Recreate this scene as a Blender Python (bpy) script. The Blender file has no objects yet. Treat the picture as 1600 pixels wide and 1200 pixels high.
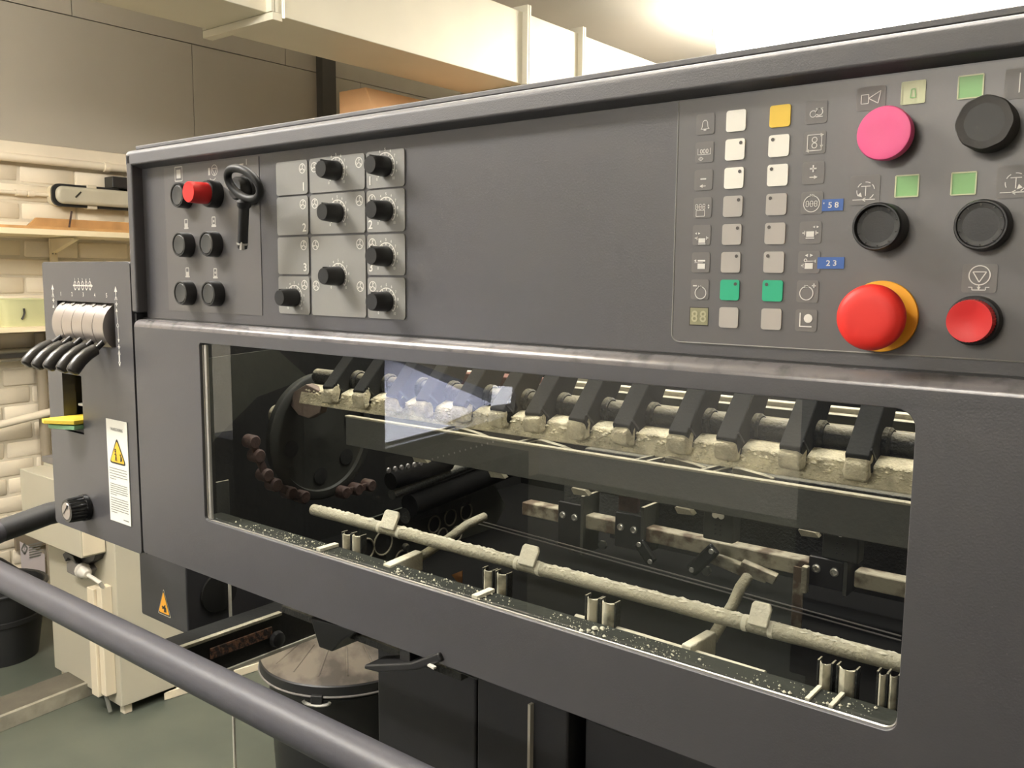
import bpy, bmesh, math, random
from mathutils import Vector, Matrix
random.seed(7)
SC = bpy.context.scene
COL = SC.collection
PI = math.pi

# ------------------------------------------------------------------ camera
YAW, PITCH, ROLL, FPX = -0.6710, -0.12087, 0.00885, 1390.9
CAM = Vector((0.0, -0.57, 1.45))
_f = Vector((math.sin(YAW)*math.cos(PITCH), math.cos(YAW)*math.cos(PITCH), math.sin(PITCH)))
_r = _f.cross(Vector((0, 0, 1))).normalized()
_u = _r.cross(_f)
RT = _r*math.cos(ROLL) + _u*math.sin(ROLL)
UP = _u*math.cos(ROLL) - _r*math.sin(ROLL)
FW = _f
cam = bpy.data.cameras.new('camera')
cam.sensor_fit = 'HORIZONTAL'; cam.sensor_width = 36.0
cam.lens = FPX/1600*36.0
cam.clip_start = 0.02; cam.clip_end = 60
co = bpy.data.objects.new('camera', cam); COL.objects.link(co)
co.matrix_world = Matrix(((RT.x, UP.x, -FW.x, CAM.x), (RT.y, UP.y, -FW.y, CAM.y), (RT.z, UP.z, -FW.z, CAM.z), (0, 0, 0, 1)))
SC.camera = co

# ------------------------------------------------------------------ world, exposure, lamps
SC.view_settings.view_transform = 'Standard'
SC.view_settings.look = 'None'
SC.view_settings.gamma = 1.0
SC.view_settings.use_curve_mapping = False
SC.view_settings.exposure = 0.45
w = bpy.data.worlds.new('world'); SC.world = w; w.use_nodes = True
w.node_tree.nodes['Background'].inputs[0].default_value = (1.0, 0.95, 0.88, 1)
w.node_tree.nodes['Background'].inputs[1].default_value = 0.02

def area(name, p0, p1, wid, power, col=(1, 0.94, 0.86), direction=Vector((0, 0, -1)), spread=PI):
    """fluorescent tube light between p0 and p1"""
    p0, p1 = Vector(p0), Vector(p1)
    L = bpy.data.lights.new(name, 'AREA'); L.shape = 'RECTANGLE'
    ax = (p1-p0); L.size = ax.length; L.size_y = wid
    L.energy = power; L.color = col; L.spread = spread
    o = bpy.data.objects.new(name, L); COL.objects.link(o)
    x = ax.normalized(); z = -(direction - x*direction.dot(x)).normalized(); y = z.cross(x)
    c = (p0+p1)/2
    o.matrix_world = Matrix(((x.x, y.x, z.x, c.x), (x.y, y.y, z.y, c.y), (x.z, y.z, z.z, c.z), (0, 0, 0, 1)))
    return o

LAMP_A = ((-2.08, 3.66, 2.58), (-0.75, 4.37, 2.58))      # the lamp the photograph shows
FILL_LAMP_B = ((-1.3, 0.55, 2.6), (0.1, 0.55, 2.6))         # added above the press, unseen: lights its interior
LAMP_C = ((-2.45, -0.75, 2.5), (-1.45, -0.75, 2.5))        # above the aisle
SHEEN_LAMP_D = ((-1.5, -3.9, 2.62), (-.1, -3.9, 2.62))         # added behind the viewer, unseen: sheen on the upper right panel
GLOW_A, GLOW_B, GLOW_C, GLOW_D = 56.0, 27.0, 66.0, 31.0       # how strongly each diffuser glows

# ------------------------------------------------------------------ geometry of the view, used to read measurements off the photograph
def ray(x, y): return RT*((x-800)/FPX) + UP*(-(y-600)/FPX) + FW
def onX(x, y, X):
    d = ray(x, y); return CAM + d*((X-CAM.x)/d.x)
def onY(x, y, Y):
    d = ray(x, y); return CAM + d*((Y-CAM.y)/d.y)
def onZ(x, y, Z):
    d = ray(x, y); return CAM + d*((Z-CAM.z)/d.z)
def depth(p): return (Vector(p)-CAM).dot(FW)
def size(px, p): return px*depth(p)/FPX

# ------------------------------------------------------------------ materials
def lin(c):
    c = c/255.0
    return c/12.92 if c <= 0.04045 else ((c+0.055)/1.055)**2.4
def rgb(r, g, b): return (lin(r), lin(g), lin(b), 1)
MATS = {}
def mat(name, col, rough=0.5, metal=0.0, bump=0.0, bscale=200.0, var=0.0, vscale=8.0, spec=0.5, col2=None, vcut=None, emit=None, alpha=None):
    m = bpy.data.materials.new(name); m.use_nodes = True
    nt = m.node_tree; N = nt.nodes; Lk = nt.links
    b = N['Principled BSDF']
    b.inputs['Base Color'].default_value = col
    b.inputs['Roughness'].default_value = rough
    b.inputs['Metallic'].default_value = metal
    b.inputs['Specular IOR Level'].default_value = spec
    tc = N.new('ShaderNodeNewGeometry')
    if var > 0 or col2:
        n = N.new('ShaderNodeTexNoise'); n.inputs['Scale'].default_value = vscale; n.inputs['Detail'].default_value = 5
        Lk.new(tc.outputs['Position'], n.inputs['Vector'])
        r = N.new('ShaderNodeValToRGB')
        lo, hi = vcut or (0.35, 0.65)
        r.color_ramp.elements[0].position = lo; r.color_ramp.elements[1].position = hi
        c2 = col2 or tuple(min(1, v*(1-var)) for v in col[:3])+(1,)
        r.color_ramp.elements[0].color = c2; r.color_ramp.elements[1].color = col
        Lk.new(n.outputs['Fac'], r.inputs['Fac']); Lk.new(r.outputs['Color'], b.inputs['Base Color'])
    if bump > 0:
        n2 = N.new('ShaderNodeTexNoise'); n2.inputs['Scale'].default_value = bscale; n2.inputs['Detail'].default_value = 3
        Lk.new(tc.outputs['Position'], n2.inputs['Vector'])
        bp = N.new('ShaderNodeBump'); bp.inputs['Strength'].default_value = bump; bp.inputs['Distance'].default_value = 0.002
        Lk.new(n2.outputs['Fac'], bp.inputs['Height']); Lk.new(bp.outputs['Normal'], b.inputs['Normal'])
    if emit:
        b.inputs['Emission Color'].default_value = emit[0]; b.inputs['Emission Strength'].default_value = emit[1]
    MATS[name] = m
    return m

def dusted(name, base, dust, rough=0.6, lo=0.2, hi=0.75, amount=1.0, bump=0.5, base_dust=0.0):
    """a metal part with anti-set-off powder settled on what faces up"""
    m = mat(name, base, rough)
    nt = m.node_tree; N = nt.nodes; Lk = nt.links; b = N['Principled BSDF']
    g = N.new('ShaderNodeNewGeometry'); s = N.new('ShaderNodeSeparateXYZ'); Lk.new(g.outputs['Normal'], s.inputs[0])
    n = N.new('ShaderNodeTexNoise'); n.inputs['Scale'].default_value = 90; n.inputs['Detail'].default_value = 6
    Lk.new(g.outputs['Position'], n.inputs['Vector'])
    mr = N.new('ShaderNodeMapRange'); mr.inputs[1].default_value = lo; mr.inputs[2].default_value = hi
    Lk.new(s.outputs['Z'], mr.inputs[0])
    ad = N.new('ShaderNodeMath'); ad.operation = 'MULTIPLY_ADD'
    nn = N.new('ShaderNodeMapRange'); nn.inputs[1].default_value = 0.3; nn.inputs[2].default_value = 0.7; nn.inputs[3].default_value = 0.55; nn.inputs[4].default_value = 1.0
    Lk.new(n.outputs['Fac'], nn.inputs[0])
    mu = N.new('ShaderNodeMath'); mu.operation = 'MAXIMUM'; mu.inputs[1].default_value = base_dust
    Lk.new(mr.outputs[0], mu.inputs[0])
    m2 = N.new('ShaderNodeMath'); m2.operation = 'MULTIPLY'; Lk.new(mu.outputs[0], m2.inputs[0]); Lk.new(nn.outputs[0], m2.inputs[1])
    m3 = N.new('ShaderNodeMath'); m3.operation = 'MULTIPLY'; m3.inputs[1].default_value = amount; Lk.new(m2.outputs[0], m3.inputs[0])
    mx = N.new('ShaderNodeMix'); mx.data_type = 'RGBA'
    mx.inputs['A'].default_value = base; mx.inputs['B'].default_value = dust
    Lk.new(m3.outputs[0], mx.inputs['Factor']); Lk.new(mx.outputs['Result'], b.inputs['Base Color'])
    bp = N.new('ShaderNodeBump'); bp.inputs['Strength'].default_value = bump; bp.inputs['Distance'].default_value = 0.003
    n2 = N.new('ShaderNodeTexNoise'); n2.inputs['Scale'].default_value = 350; Lk.new(g.outputs['Position'], n2.inputs['Vector'])
    Lk.new(n2.outputs['Fac'], bp.inputs['Height']); Lk.new(bp.outputs['Normal'], b.inputs['Normal'])
    return m

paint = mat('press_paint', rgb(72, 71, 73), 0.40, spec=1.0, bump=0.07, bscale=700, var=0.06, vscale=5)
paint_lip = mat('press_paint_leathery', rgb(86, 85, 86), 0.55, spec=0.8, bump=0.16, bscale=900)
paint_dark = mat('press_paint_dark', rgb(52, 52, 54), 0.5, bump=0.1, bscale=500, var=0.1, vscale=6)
black_in = mat('inner_black', rgb(22, 23, 21), 0.6, bump=0.2, bscale=120, var=0.3, vscale=14)
inner_grey = mat('inner_grey_green', rgb(56, 58, 50), 0.6, bump=0.2, bscale=100, var=0.25, vscale=12)
membrane = mat('membrane_foil', rgb(86, 84, 83), 0.40, spec=1.0)
tile_grey = mat('tile_grey', rgb(139, 138, 133), 0.5, bump=0.06, bscale=900)
tile_sym = mat('symbol_tile_grey', rgb(116, 113, 110), 0.45)
print_white = mat('print_white', rgb(226, 224, 216), 0.5)
key_white = mat('key_white', rgb(243, 240, 228), 0.45)
key_grey = mat('key_grey', rgb(178, 173, 165), 0.45)
key_yellow = mat('key_yellow', rgb(238, 200, 70), 0.45)
key_green = mat('key_green', rgb(40, 176, 132), 0.45)
pale_green = mat('lamp_window_green', rgb(138, 190, 122), 0.4)
pale_cream = mat('lamp_window_cream', rgb(205, 210, 170), 0.4)
led_dot = mat('led_dark', rgb(84, 80, 76), 0.4)
blackp = mat('black_plastic', rgb(38, 38, 38), 0.38, bump=0.05, bscale=900)
key_black = mat('key_black', rgb(26, 26, 26), 0.5, spec=.35)
lever_m = mat('lever_rubber', rgb(50, 48, 45), 0.34)
blackp_face = mat('black_plastic_face', rgb(58, 58, 56), 0.5)
blackg = mat('black_gloss', rgb(26, 26, 26), 0.22)
redp = mat('red_plastic', rgb(216, 40, 40), 0.4)
redo = mat('emergency_red', rgb(228, 44, 34), 0.5)
pinkp = mat('magenta_plastic', rgb(238, 92, 148), 0.42)
yellowp = mat('emergency_yellow', rgb(242, 172, 44), 0.45)
dymo = mat('embossed_blue_tape', rgb(60, 100, 170), 0.35)
lcd = mat('segment_window', rgb(150, 148, 116), 0.3)
lcd_seg = mat('segment_off', rgb(186, 182, 148), 0.4)
steel = mat('brushed_steel', rgb(186, 178, 172), 0.36, metal=0.85, bump=0.03, bscale=300)
steel_d = mat('screw_steel', rgb(190, 188, 180), 0.35, metal=0.7)
chrome_edge = mat('trim_light', rgb(180, 176, 166), 0.25, metal=0.6)
stickerw = mat('sticker_white', rgb(240, 239, 228), 0.5)
stickery = mat('sticker_yellow', rgb(244, 196, 52), 0.45)
ink_black = mat('ink_black', rgb(48, 45, 38), 0.5)
ink_grey = mat('ink_grey', rgb(120, 120, 112), 0.5)
rail = mat('handrail_paint', rgb(80, 79, 84), 0.46, spec=.4, bump=0.04, bscale=700)
rail_dark = mat('handrail_sleeve', rgb(58, 58, 58), 0.55)
POW = rgb(226, 218, 188)
powder = mat('spray_powder', POW, 0.9, bump=0.9, bscale=420, col2=rgb(180, 172, 146), vscale=70)
powder_w = mat('powder_white', rgb(208, 203, 182), 0.8, bump=0.5, bscale=300, var=0.2, vscale=40)
dust_bar = dusted('dusted_bar', rgb(112, 108, 92), rgb(180, 174, 150), lo=-0.5, hi=0.5, base_dust=0.25)
dust_black = dusted('dusted_black_iron', rgb(36, 37, 34), rgb(170, 163, 138), lo=0.35, hi=0.95, amount=0.8)
finger_black = dusted('finger_black', rgb(26, 27, 24), rgb(150, 144, 122), rough=.85, lo=.8, hi=1.0, amount=.5, bump=.08)
dust_grey = dusted('dusted_grey_sheet', rgb(58, 60, 55), rgb(186, 180, 158), lo=0.3, hi=0.9, base_dust=0.04, bump=.12)
dust_dark = dusted('dusted_dark', rgb(44, 45, 41), rgb(120, 117, 100), lo=0.3, hi=0.95, amount=0.6)
rusty = mat('rusty_rail', rgb(152, 146, 126), 0.75, bump=0.5, bscale=160, col2=rgb(92, 78, 62), vscale=42, vcut=(0.42, 0.56))
wheel_dark = mat('wheel_dark', rgb(40, 41, 36), .6, bump=.15, bscale=90)
black_deep = mat('deep_black', rgb(13, 13, 12), .9, spec=.1)
rust_link = mat('chain_rust', rgb(70, 50, 43), 0.7, bump=0.4, bscale=200, var=0.4, vscale=60)
rust_brown = mat('gripper_end_brown', rgb(128, 112, 100), 0.75, bump=0.3, bscale=200, var=0.2, vscale=50)
redbar = mat('red_brown_bar', rgb(112, 66, 54), 0.6, bump=0.2, bscale=100, var=0.25, vscale=20)
wall_paint = mat('wall_cream', rgb(178, 171, 155), 0.75, bump=0.10, bscale=60, var=0.05, vscale=2.5)
brick_paint = mat('brick_painted', rgb(238, 226, 202), 0.7, bump=0.55, bscale=34, var=0.09, vscale=5)
mortar = mat('mortar_painted', rgb(216, 206, 184), 0.85, bump=0.3, bscale=90)
ceil_paint = mat('ceiling_paint', rgb(226, 218, 204), 0.8, bump=0.1, bscale=14, var=0.06, vscale=1.2)
floor_m = mat('floor_green', rgb(92, 96, 84), 0.34, bump=0.05, bscale=30, col2=rgb(70, 76, 68), vscale=2.4, vcut=(0.3, 0.62))
duct_m = mat('duct_galvanised', rgb(214, 208, 188), 0.5, metal=0.15, var=0.08, vscale=2)
pillar_m = mat('dark_column', rgb(72, 68, 60), 0.6)
plywood = mat('plywood', rgb(228, 178, 128), 0.6, var=0.12, vscale=5)
wood = mat('plank_wood', rgb(198, 152, 96), 0.65, bump=0.2, bscale=50, var=0.25, vscale=14)
shelf_m = mat('shelf_cream', rgb(232, 216, 180), 0.55)
beige = mat('cabinet_beige', rgb(186, 180, 160), 0.5, bump=0.03, bscale=300, var=0.03, vscale=4)
beige_l = mat('trunking_cream', rgb(222, 210, 184), 0.5)
grey_plug = mat('plug_grey', rgb(120, 116, 112), 0.5)
gland = mat('gland_white', rgb(214, 208, 196), 0.4)
bin_m = mat('bin_body', rgb(34, 34, 34), 0.45, bump=0.1, bscale=40)
lid_m = mat('bin_lid_stained', rgb(104, 96, 84), 0.6, bump=0.2, bscale=30, col2=rgb(64, 57, 49), vscale=11, vcut=(0.40, 0.55))
tub_m = mat('tub_plastic', rgb(204, 204, 156), 0.4, var=0.12, vscale=9)
kerb_m = mat('kerb_concrete', rgb(104, 98, 84), 0.8, bump=0.4, bscale=60, var=0.25, vscale=12)
kerb_edge = mat('kerb_edge', rgb(160, 154, 136), 0.6, bump=0.3, bscale=80, var=0.3, vscale=22)
paper = mat('paper_sheet', rgb(238, 238, 242), 0.7)
paper_l = mat('notice_paper', rgb(206, 196, 196), 0.7)
board_m = mat('notice_board', rgb(128, 116, 98), 0.7)
lens_m = mat('lamp_lens', rgb(196, 190, 168), 0.25, var=0.08, vscale=12)
def glow(k): return mat('lamp_diffuser_on', rgb(255, 250, 235), 0.4, emit=((1, 0.972, 0.93, 1), k))
deskl_on = mat('sheet_fill_on', rgb(250, 250, 255), 0.4, emit=((0.9, 0.93, 1, 1), 8.0))
padY = mat('yellow_plastic', rgb(232, 204, 70), 0.45)
padG = mat('green_plastic', rgb(130, 178, 132), 0.45)
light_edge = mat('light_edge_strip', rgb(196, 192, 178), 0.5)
orange_m = mat('orange_sticker', rgb(140, 96, 52), 0.6)

def glass_mat():
    m = bpy.data.materials.new('window_glass'); m.use_nodes = True
    nt = m.node_tree; N = nt.nodes; Lk = nt.links
    for n in list(N): N.remove(n)
    out = N.new('ShaderNodeOutputMaterial')
    t = N.new('ShaderNodeBsdfTransparent'); t.inputs[0].default_value = (0.95, 0.96, 0.94, 1)
    g = N.new('ShaderNodeBsdfGlossy'); g.inputs['Roughness'].default_value = 0.0
    # thin pane: Schlick reflectance of both faces, the same from either side
    ge = N.new('ShaderNodeNewGeometry'); dt = N.new('ShaderNodeVectorMath'); dt.operation = 'DOT_PRODUCT'
    Lk.new(ge.outputs['Normal'], dt.inputs[0]); Lk.new(ge.outputs['Incoming'], dt.inputs[1])
    ab = N.new('ShaderNodeMath'); ab.operation = 'ABSOLUTE'; Lk.new(dt.outputs['Value'], ab.inputs[0])
    om = N.new('ShaderNodeMath'); om.operation = 'SUBTRACT'; om.inputs[0].default_value = 1.0; Lk.new(ab.outputs[0], om.inputs[1])
    pw = N.new('ShaderNodeMath'); pw.operation = 'POWER'; pw.inputs[1].default_value = 5; Lk.new(om.outputs[0], pw.inputs[0])
    ml = N.new('ShaderNodeMath'); ml.operation = 'MULTIPLY_ADD'; ml.inputs[1].default_value = 0.85; ml.inputs[2].default_value = 0.075; Lk.new(pw.outputs[0], ml.inputs[0])
    mx = N.new('ShaderNodeMixShader')
    Lk.new(ml.outputs[0], mx.inputs[0]); Lk.new(t.outputs[0], mx.inputs[1]); Lk.new(g.outputs[0], mx.inputs[2])
    Lk.new(mx.outputs[0], out.inputs[0])
    return m
glass = glass_mat()

# ------------------------------------------------------------------ mesh helpers
class MB:
    def __init__(s): s.v = []; s.f = []
    def add(s, vs, fs):
        o = len(s.v); s.v += [Vector(v) for v in vs]; s.f += [tuple(i+o for i in f) for f in fs]; return s
    def box(s, x0, x1, y0, y1, z0, z1):
        return s.add([(x0, y0, z0), (x1, y0, z0), (x1, y1, z0), (x0, y1, z0), (x0, y0, z1), (x1, y0, z1), (x1, y1, z1), (x0, y1, z1)],
                     [(0, 3, 2, 1), (4, 5, 6, 7), (0, 1, 5, 4), (1, 2, 6, 5), (2, 3, 7, 6), (3, 0, 4, 7)])
    def obox(s, c, ax, ay, az):
        """oriented box: half-axis vectors"""
        c = Vector(c); ax = Vector(ax); ay = Vector(ay); az = Vector(az)
        vs = [c+ax*i+ay*j+az*k for k in (-1, 1) for (i, j) in ((-1, -1), (1, -1), (1, 1), (-1, 1))]
        return s.add(vs, [(0, 3, 2, 1), (4, 5, 6, 7), (0, 1, 5, 4), (1, 2, 6, 5), (2, 3, 7, 6), (3, 0, 4, 7)])
    def lathe(s, p0, axis, prof, n=32, caps=True):
        """prof: list of (distance along axis, radius)"""
        p0 = Vector(p0); a = Vector(axis).normalized()
        t = Vector((0, 0, 1)) if abs(a.z) < 0.9 else Vector((1, 0, 0))
        u = a.cross(t).normalized(); v = a.cross(u)
        vs = []; fs = []
        for (d, r) in prof:
            for k in range(n):
                th = 2*PI*k/n; vs.append(p0+a*d+(u*math.cos(th)+v*math.sin(th))*r)
        for i in range(len(prof)-1):
            for k in range(n):
                k2 = (k+1) % n
                fs.append((i*n+k, i*n+k2, (i+1)*n+k2, (i+1)*n+k))
        if caps:
            fs.append(tuple(range(n-1, -1, -1))); fs.append(tuple((len(prof)-1)*n+k for k in range(n)))
        return s.add(vs, fs)
    def cyl(s, p0, p1, r0, r1=None, n=24):
        p0 = Vector(p0); p1 = Vector(p1); a = p1-p0
        return s.lathe(p0, a, [(0, r0), (a.length, r0 if r1 is None else r1)], n)
    def tube(s, pts, r, n=12, closed=False):
        pts = [Vector(p) for p in pts]; m = len(pts)
        rs = r if isinstance(r, (list, tuple)) else [r]*m
        vs = []; fs = []; u = None
        for i, p in enumerate(pts):
            if closed: d = pts[(i+1) % m]-pts[i-1]
            else: d = pts[min(i+1, m-1)]-pts[max(i-1, 0)]
            d.normalize()
            if u is None:
                t = Vector((0, 0, 1)) if abs(d.z) < 0.9 else Vector((1, 0, 0)); u = d.cross(t).normalized()
            else: u = (u-d*u.dot(d)).normalized()
            v = d.cross(u)
            for k in range(n):
                th = 2*PI*k/n; vs.append(p+(u*math.cos(th)+v*math.sin(th))*rs[i])
        lim = m if closed else m-1
        for i in range(lim):
            j = (i+1) % m
            for k in range(n):
                k2 = (k+1) % n; fs.append((i*n+k, i*n+k2, j*n+k2, j*n+k))
        if not closed:
            fs.append(tuple(range(n-1, -1, -1))); fs.append(tuple((m-1)*n+k for k in range(n)))
        return s.add(vs, fs)
    def prism(s, pts, ext):
        pts = [Vector(p) for p in pts]; e = Vector(ext); n = len(pts)
        return s.add(pts+[p+e for p in pts], [tuple(range(n)), tuple(range(2*n-1, n-1, -1))]+[(i, i+n, (i+1) % n+n, (i+1) % n) for i in range(n)])

ORG = {}
def obj(name, mb, material, parent=None, bevel=0.0, smooth=40, label=None, kind=None, seg=2, origin=None):
    """link one mesh object (points given in world coordinates)"""
    bm = bmesh.new()
    vs = [bm.verts.new(v) for v in mb.v]
    for f in mb.f:
        try: bm.faces.new([vs[i] for i in f])
        except ValueError: pass
    bmesh.ops.recalc_face_normals(bm, faces=bm.faces)
    lo = Vector((min(v.x for v in mb.v), min(v.y for v in mb.v), min(v.z for v in mb.v)))
    hi = Vector((max(v.x for v in mb.v), max(v.y for v in mb.v), max(v.z for v in mb.v)))
    c = Vector(origin) if origin else (lo+hi)/2
    bmesh.ops.translate(bm, verts=bm.verts, vec=-c)
    me = bpy.data.meshes.new(name); bm.to_mesh(me); bm.free()
    return link(name, me, material, parent, c, bevel, smooth, label, kind, seg)
def link(name, me, material, parent, c, bevel=0.0, smooth=40, label=None, kind=None, seg=2):
    if material and not me.materials: me.materials.append(material)
    if smooth:
        me.shade_smooth(); me.set_sharp_from_angle(angle=math.radians(smooth))
    o = bpy.data.objects.new(name, me); COL.objects.link(o)
    if parent is not None: o.parent = parent; o.location = c-ORG[parent.name]
    else: o.location = c
    ORG[o.name] = c.copy()
    if bevel > 0:
        b = o.modifiers.new('bevel', 'BEVEL'); b.width = bevel; b.segments = seg; b.limit_method = 'ANGLE'; b.angle_limit = math.radians(40)
        b.harden_normals = True
    if label: o['label'] = label
    if kind: o['kind'] = kind
    return o
def dup(o, parent, c, name=None):
    d = o.copy(); COL.objects.link(d); d.parent = parent
    d.location = Vector(c)-(ORG[parent.name] if parent else Vector())
    ORG[d.name] = Vector(c).copy()
    return d
def thing(name, label, cat, loc, group=None):
    o = bpy.data.objects.new(name, None); COL.objects.link(o); o.empty_display_size = 0.05
    o.location = loc; ORG[o.name] = Vector(loc)
    o['label'] = label; o['category'] = cat
    if group: o['group'] = group
    return o
def tag(o, label, cat, group=None):
    o['label'] = label; o['category'] = cat
    if group: o['group'] = group
    return o
def curve_plate(name, splines, Y, half, bev, material, parent, label=None, hole_bev=.0007):
    """flat plate with holes in the XZ plane, front face at Y; outer and inner front edges rounded"""
    cu = bpy.data.curves.new('plate', 'CURVE'); cu.dimensions = '2D'; cu.fill_mode = 'BOTH'; cu.extrude = half
    for pts in splines:
        sp = cu.splines.new('POLY'); sp.points.add(len(pts)-1); sp.use_cyclic_u = True
        for p, (x, z) in zip(sp.points, pts): p.co = (x, z, 0, 1)
    t = bpy.data.objects.new('plate', cu); COL.objects.link(t)
    dg = bpy.context.evaluated_depsgraph_get(); dg.update()
    me = bpy.data.meshes.new_from_object(t.evaluated_get(dg)); bpy.data.objects.remove(t)
    me.name = name
    bm = bmesh.new(); bm.from_mesh(me); bmesh.ops.remove_doubles(bm, verts=bm.verts, dist=1e-6)
    for v in bm.verts: v.co = Vector((v.co.x, Y+half-v.co.z, v.co.y))
    bmesh.ops.recalc_face_normals(bm, faces=bm.faces)
    ox0 = min(p[0] for p in splines[0]); ox1 = max(p[0] for p in splines[0]); oz0_ = min(p[1] for p in splines[0]); oz1_ = max(p[1] for p in splines[0])
    def outer(v): return min(abs(v.co.x-ox0), abs(v.co.x-ox1), abs(v.co.z-oz0_), abs(v.co.z-oz1_)) < .0068
    for sel, bw, sg in ((True, bev, 4), (False, hole_bev, 2)):
        es = [e for e in bm.edges if e.is_valid and abs(e.verts[0].co.y-Y) < 1e-5 and abs(e.verts[1].co.y-Y) < 1e-5 and len(e.link_faces) == 2 and abs(e.link_faces[0].normal.dot(e.link_faces[1].normal)) < .3 and (outer(e.verts[0]) and outer(e.verts[1])) == sel]
        if es and bw > 0: bmesh.ops.bevel(bm, geom=es, offset=bw, segments=sg, affect='EDGES', profile=.5, clamp_overlap=True)
    bmesh.ops.recalc_face_normals(bm, faces=bm.faces)
    lo = [min(v.co[i] for v in bm.verts) for i in range(3)]; hi = [max(v.co[i] for v in bm.verts) for i in range(3)]
    c = Vector([(a+b)/2 for a, b in zip(lo, hi)])
    bmesh.ops.translate(bm, verts=bm.verts, vec=-c); bm.to_mesh(me); bm.free()
    me.materials.clear()
    o = link(name, me, material, parent, c, 0, 35, label)
    wn = o.modifiers.new('normals', 'WEIGHTED_NORMAL'); wn.keep_sharp = True; wn.weight = 100
    return o
def rrect(x0, x1, z0, z1, r, n=6, rs=None):
    rs = rs or [r]*4
    pts = []
    for (cx, cz, a0, rr) in ((x1-rs[0], z1-rs[0], 0, rs[0]), (x0+rs[1], z1-rs[1], 90, rs[1]), (x0+rs[2], z0+rs[2], 180, rs[2]), (x1-rs[3], z0+rs[3], 270, rs[3])):
        for k in range(n+1):
            a = math.radians(a0+90*k/n); pts.append((cx+rr*math.cos(a), cz+rr*math.sin(a)))
    return pts

TXT = {}
def text_mesh(s):
    if s in TXT: return TXT[s]
    cu = bpy.data.curves.new('text', 'FONT'); cu.body = s; cu.size = 1.0; cu.align_x = 'CENTER'; cu.align_y = 'CENTER'; cu.resolution_u = 3; cu.offset = 0.012
    t = bpy.data.objects.new('text', cu); COL.objects.link(t)
    dg = bpy.context.evaluated_depsgraph_get(); dg.update()
    me = bpy.data.meshes.new_from_object(t.evaluated_get(dg)); bpy.data.objects.remove(t)
    vs = [Vector(v.co) for v in me.vertices]; fs = [tuple(p.vertices) for p in me.polygons]
    x0 = min(v.x for v in vs); x1 = max(v.x for v in vs); y0 = min(v.y for v in vs); y1 = max(v.y for v in vs)
    c = Vector(((x0+x1)/2, (y0+y1)/2, 0)); vs = [(v-c)/(y1-y0) for v in vs]
    TXT[s] = (vs, fs); bpy.data.meshes.remove(me)
    return TXT[s]

class Print:
    """flat printing on a plane: origin o, axes u and v, lying h in front (normal n)"""
    def __init__(s, o, u=(1, 0, 0), v=(0, 0, 1), h=0.0004):
        s.o = Vector(o); s.u = Vector(u); s.v = Vector(v); s.n = Vector(u).cross(Vector(v)).normalized(); s.h = h; s.mb = MB()
    def P(s, a, b): return s.o+s.u*a+s.v*b+s.n*s.h
    def poly(s, pts): s.mb.add([s.P(*p) for p in pts], [tuple(range(len(pts)))]); return s
    def rect(s, a0, a1, b0, b1): return s.poly([(a0, b0), (a1, b0), (a1, b1), (a0, b1)])
    def line(s, p, q, w=0.0006):
        p = Vector((p[0], p[1])); q = Vector((q[0], q[1])); d = (q-p); 
        if d.length == 0: return s
        d.normalize(); n = Vector((-d.y, d.x))*w/2
        return s.poly([tuple(p-n), tuple(q-n), tuple(q+n), tuple(p+n)])
    def pl(s, pts, w=0.0006, closed=False):
        for i in range(len(pts)-(0 if closed else 1)): s.line(pts[i], pts[(i+1) % len(pts)], w)
        return s
    def ring(s, a, b, r, w=0.0006, a0=0, a1=360, n=24):
        k = max(3, int(n*abs(a1-a0)/360)); vs = []; fs = []
        for i in range(k+1):
            t = math.radians(a0+(a1-a0)*i/k)
            vs += [s.P(a+(r-w/2)*math.cos(t), b+(r-w/2)*math.sin(t)), s.P(a+(r+w/2)*math.cos(t), b+(r+w/2)*math.sin(t))]
        for i in range(k): fs.append((2*i, 2*i+1, 2*i+3, 2*i+2))
        s.mb.add(vs, fs); return s
    def disc(s, a, b, r, n=16): return s.poly([(a+r*math.cos(2*PI*i/n), b+r*math.sin(2*PI*i/n)) for i in range(n)])
    def frame(s, a0, a1, b0, b1, w=0.0006): return s.pl([(a0, b0), (a1, b0), (a1, b1), (a0, b1)], w, True)
    def text(s, t, a, b, size, sx=1.0):
        vs, fs = text_mesh(t); s.mb.add([s.P(a+v.x*size*sx, b+v.y*size) for v in vs], fs); return s
    def tri(s, a, b, r, ang):
        return s.poly([(a+r*math.cos(math.radians(ang+k)), b+r*math.sin(math.radians(ang+k))) for k in (0, 125, 235)])
    def build(s, name, material, parent, label=None): return obj(name, s.mb, material, parent, smooth=0, label=label)

# ================================================================== the room
WX = -3.85                                    # plane of the left wall
X0, X1, Y0, Y1, ZC = WX, 2.6, -4.6, 6.4, 2.78
def struct(name, mb, m, parent=None, bevel=0):
    o = obj(name, mb, m, parent, bevel)
    if parent is None: o['kind'] = 'structure'
    return o
struct('floor', MB().box(X0-.3, X1+.2, Y0-.2, Y1+.2, -0.1, 0.0), floor_m)
struct('ceiling', MB().box(X0-.3, X1+.2, Y0-.2, Y1+.2, ZC, ZC+0.1), ceil_paint)
struct('wall_back', MB().box(X0-.3, X1+.2, Y1, Y1+.2, 0, ZC), wall_paint)
struct('wall_front', MB().box(X0-.3, X1+.2, Y0-.2, Y0, 0, ZC), mat('wall_front_paint', rgb(200, 194, 182), 0.8))
struct('wall_right', MB().box(X1, X1+.2, Y0, Y1, 0, ZC), wall_paint)
ZP = onX(60, 225, WX).z                                   # lower edge of the plasterboard
wl = struct('wall_left', MB().box(WX-.3, WX-.115, Y0, Y1, 0, ZC), mortar)
struct('mortar_bed', MB().box(WX-.115, WX-.005, Y0, Y1, 0, ZP), mortar, wl)
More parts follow.
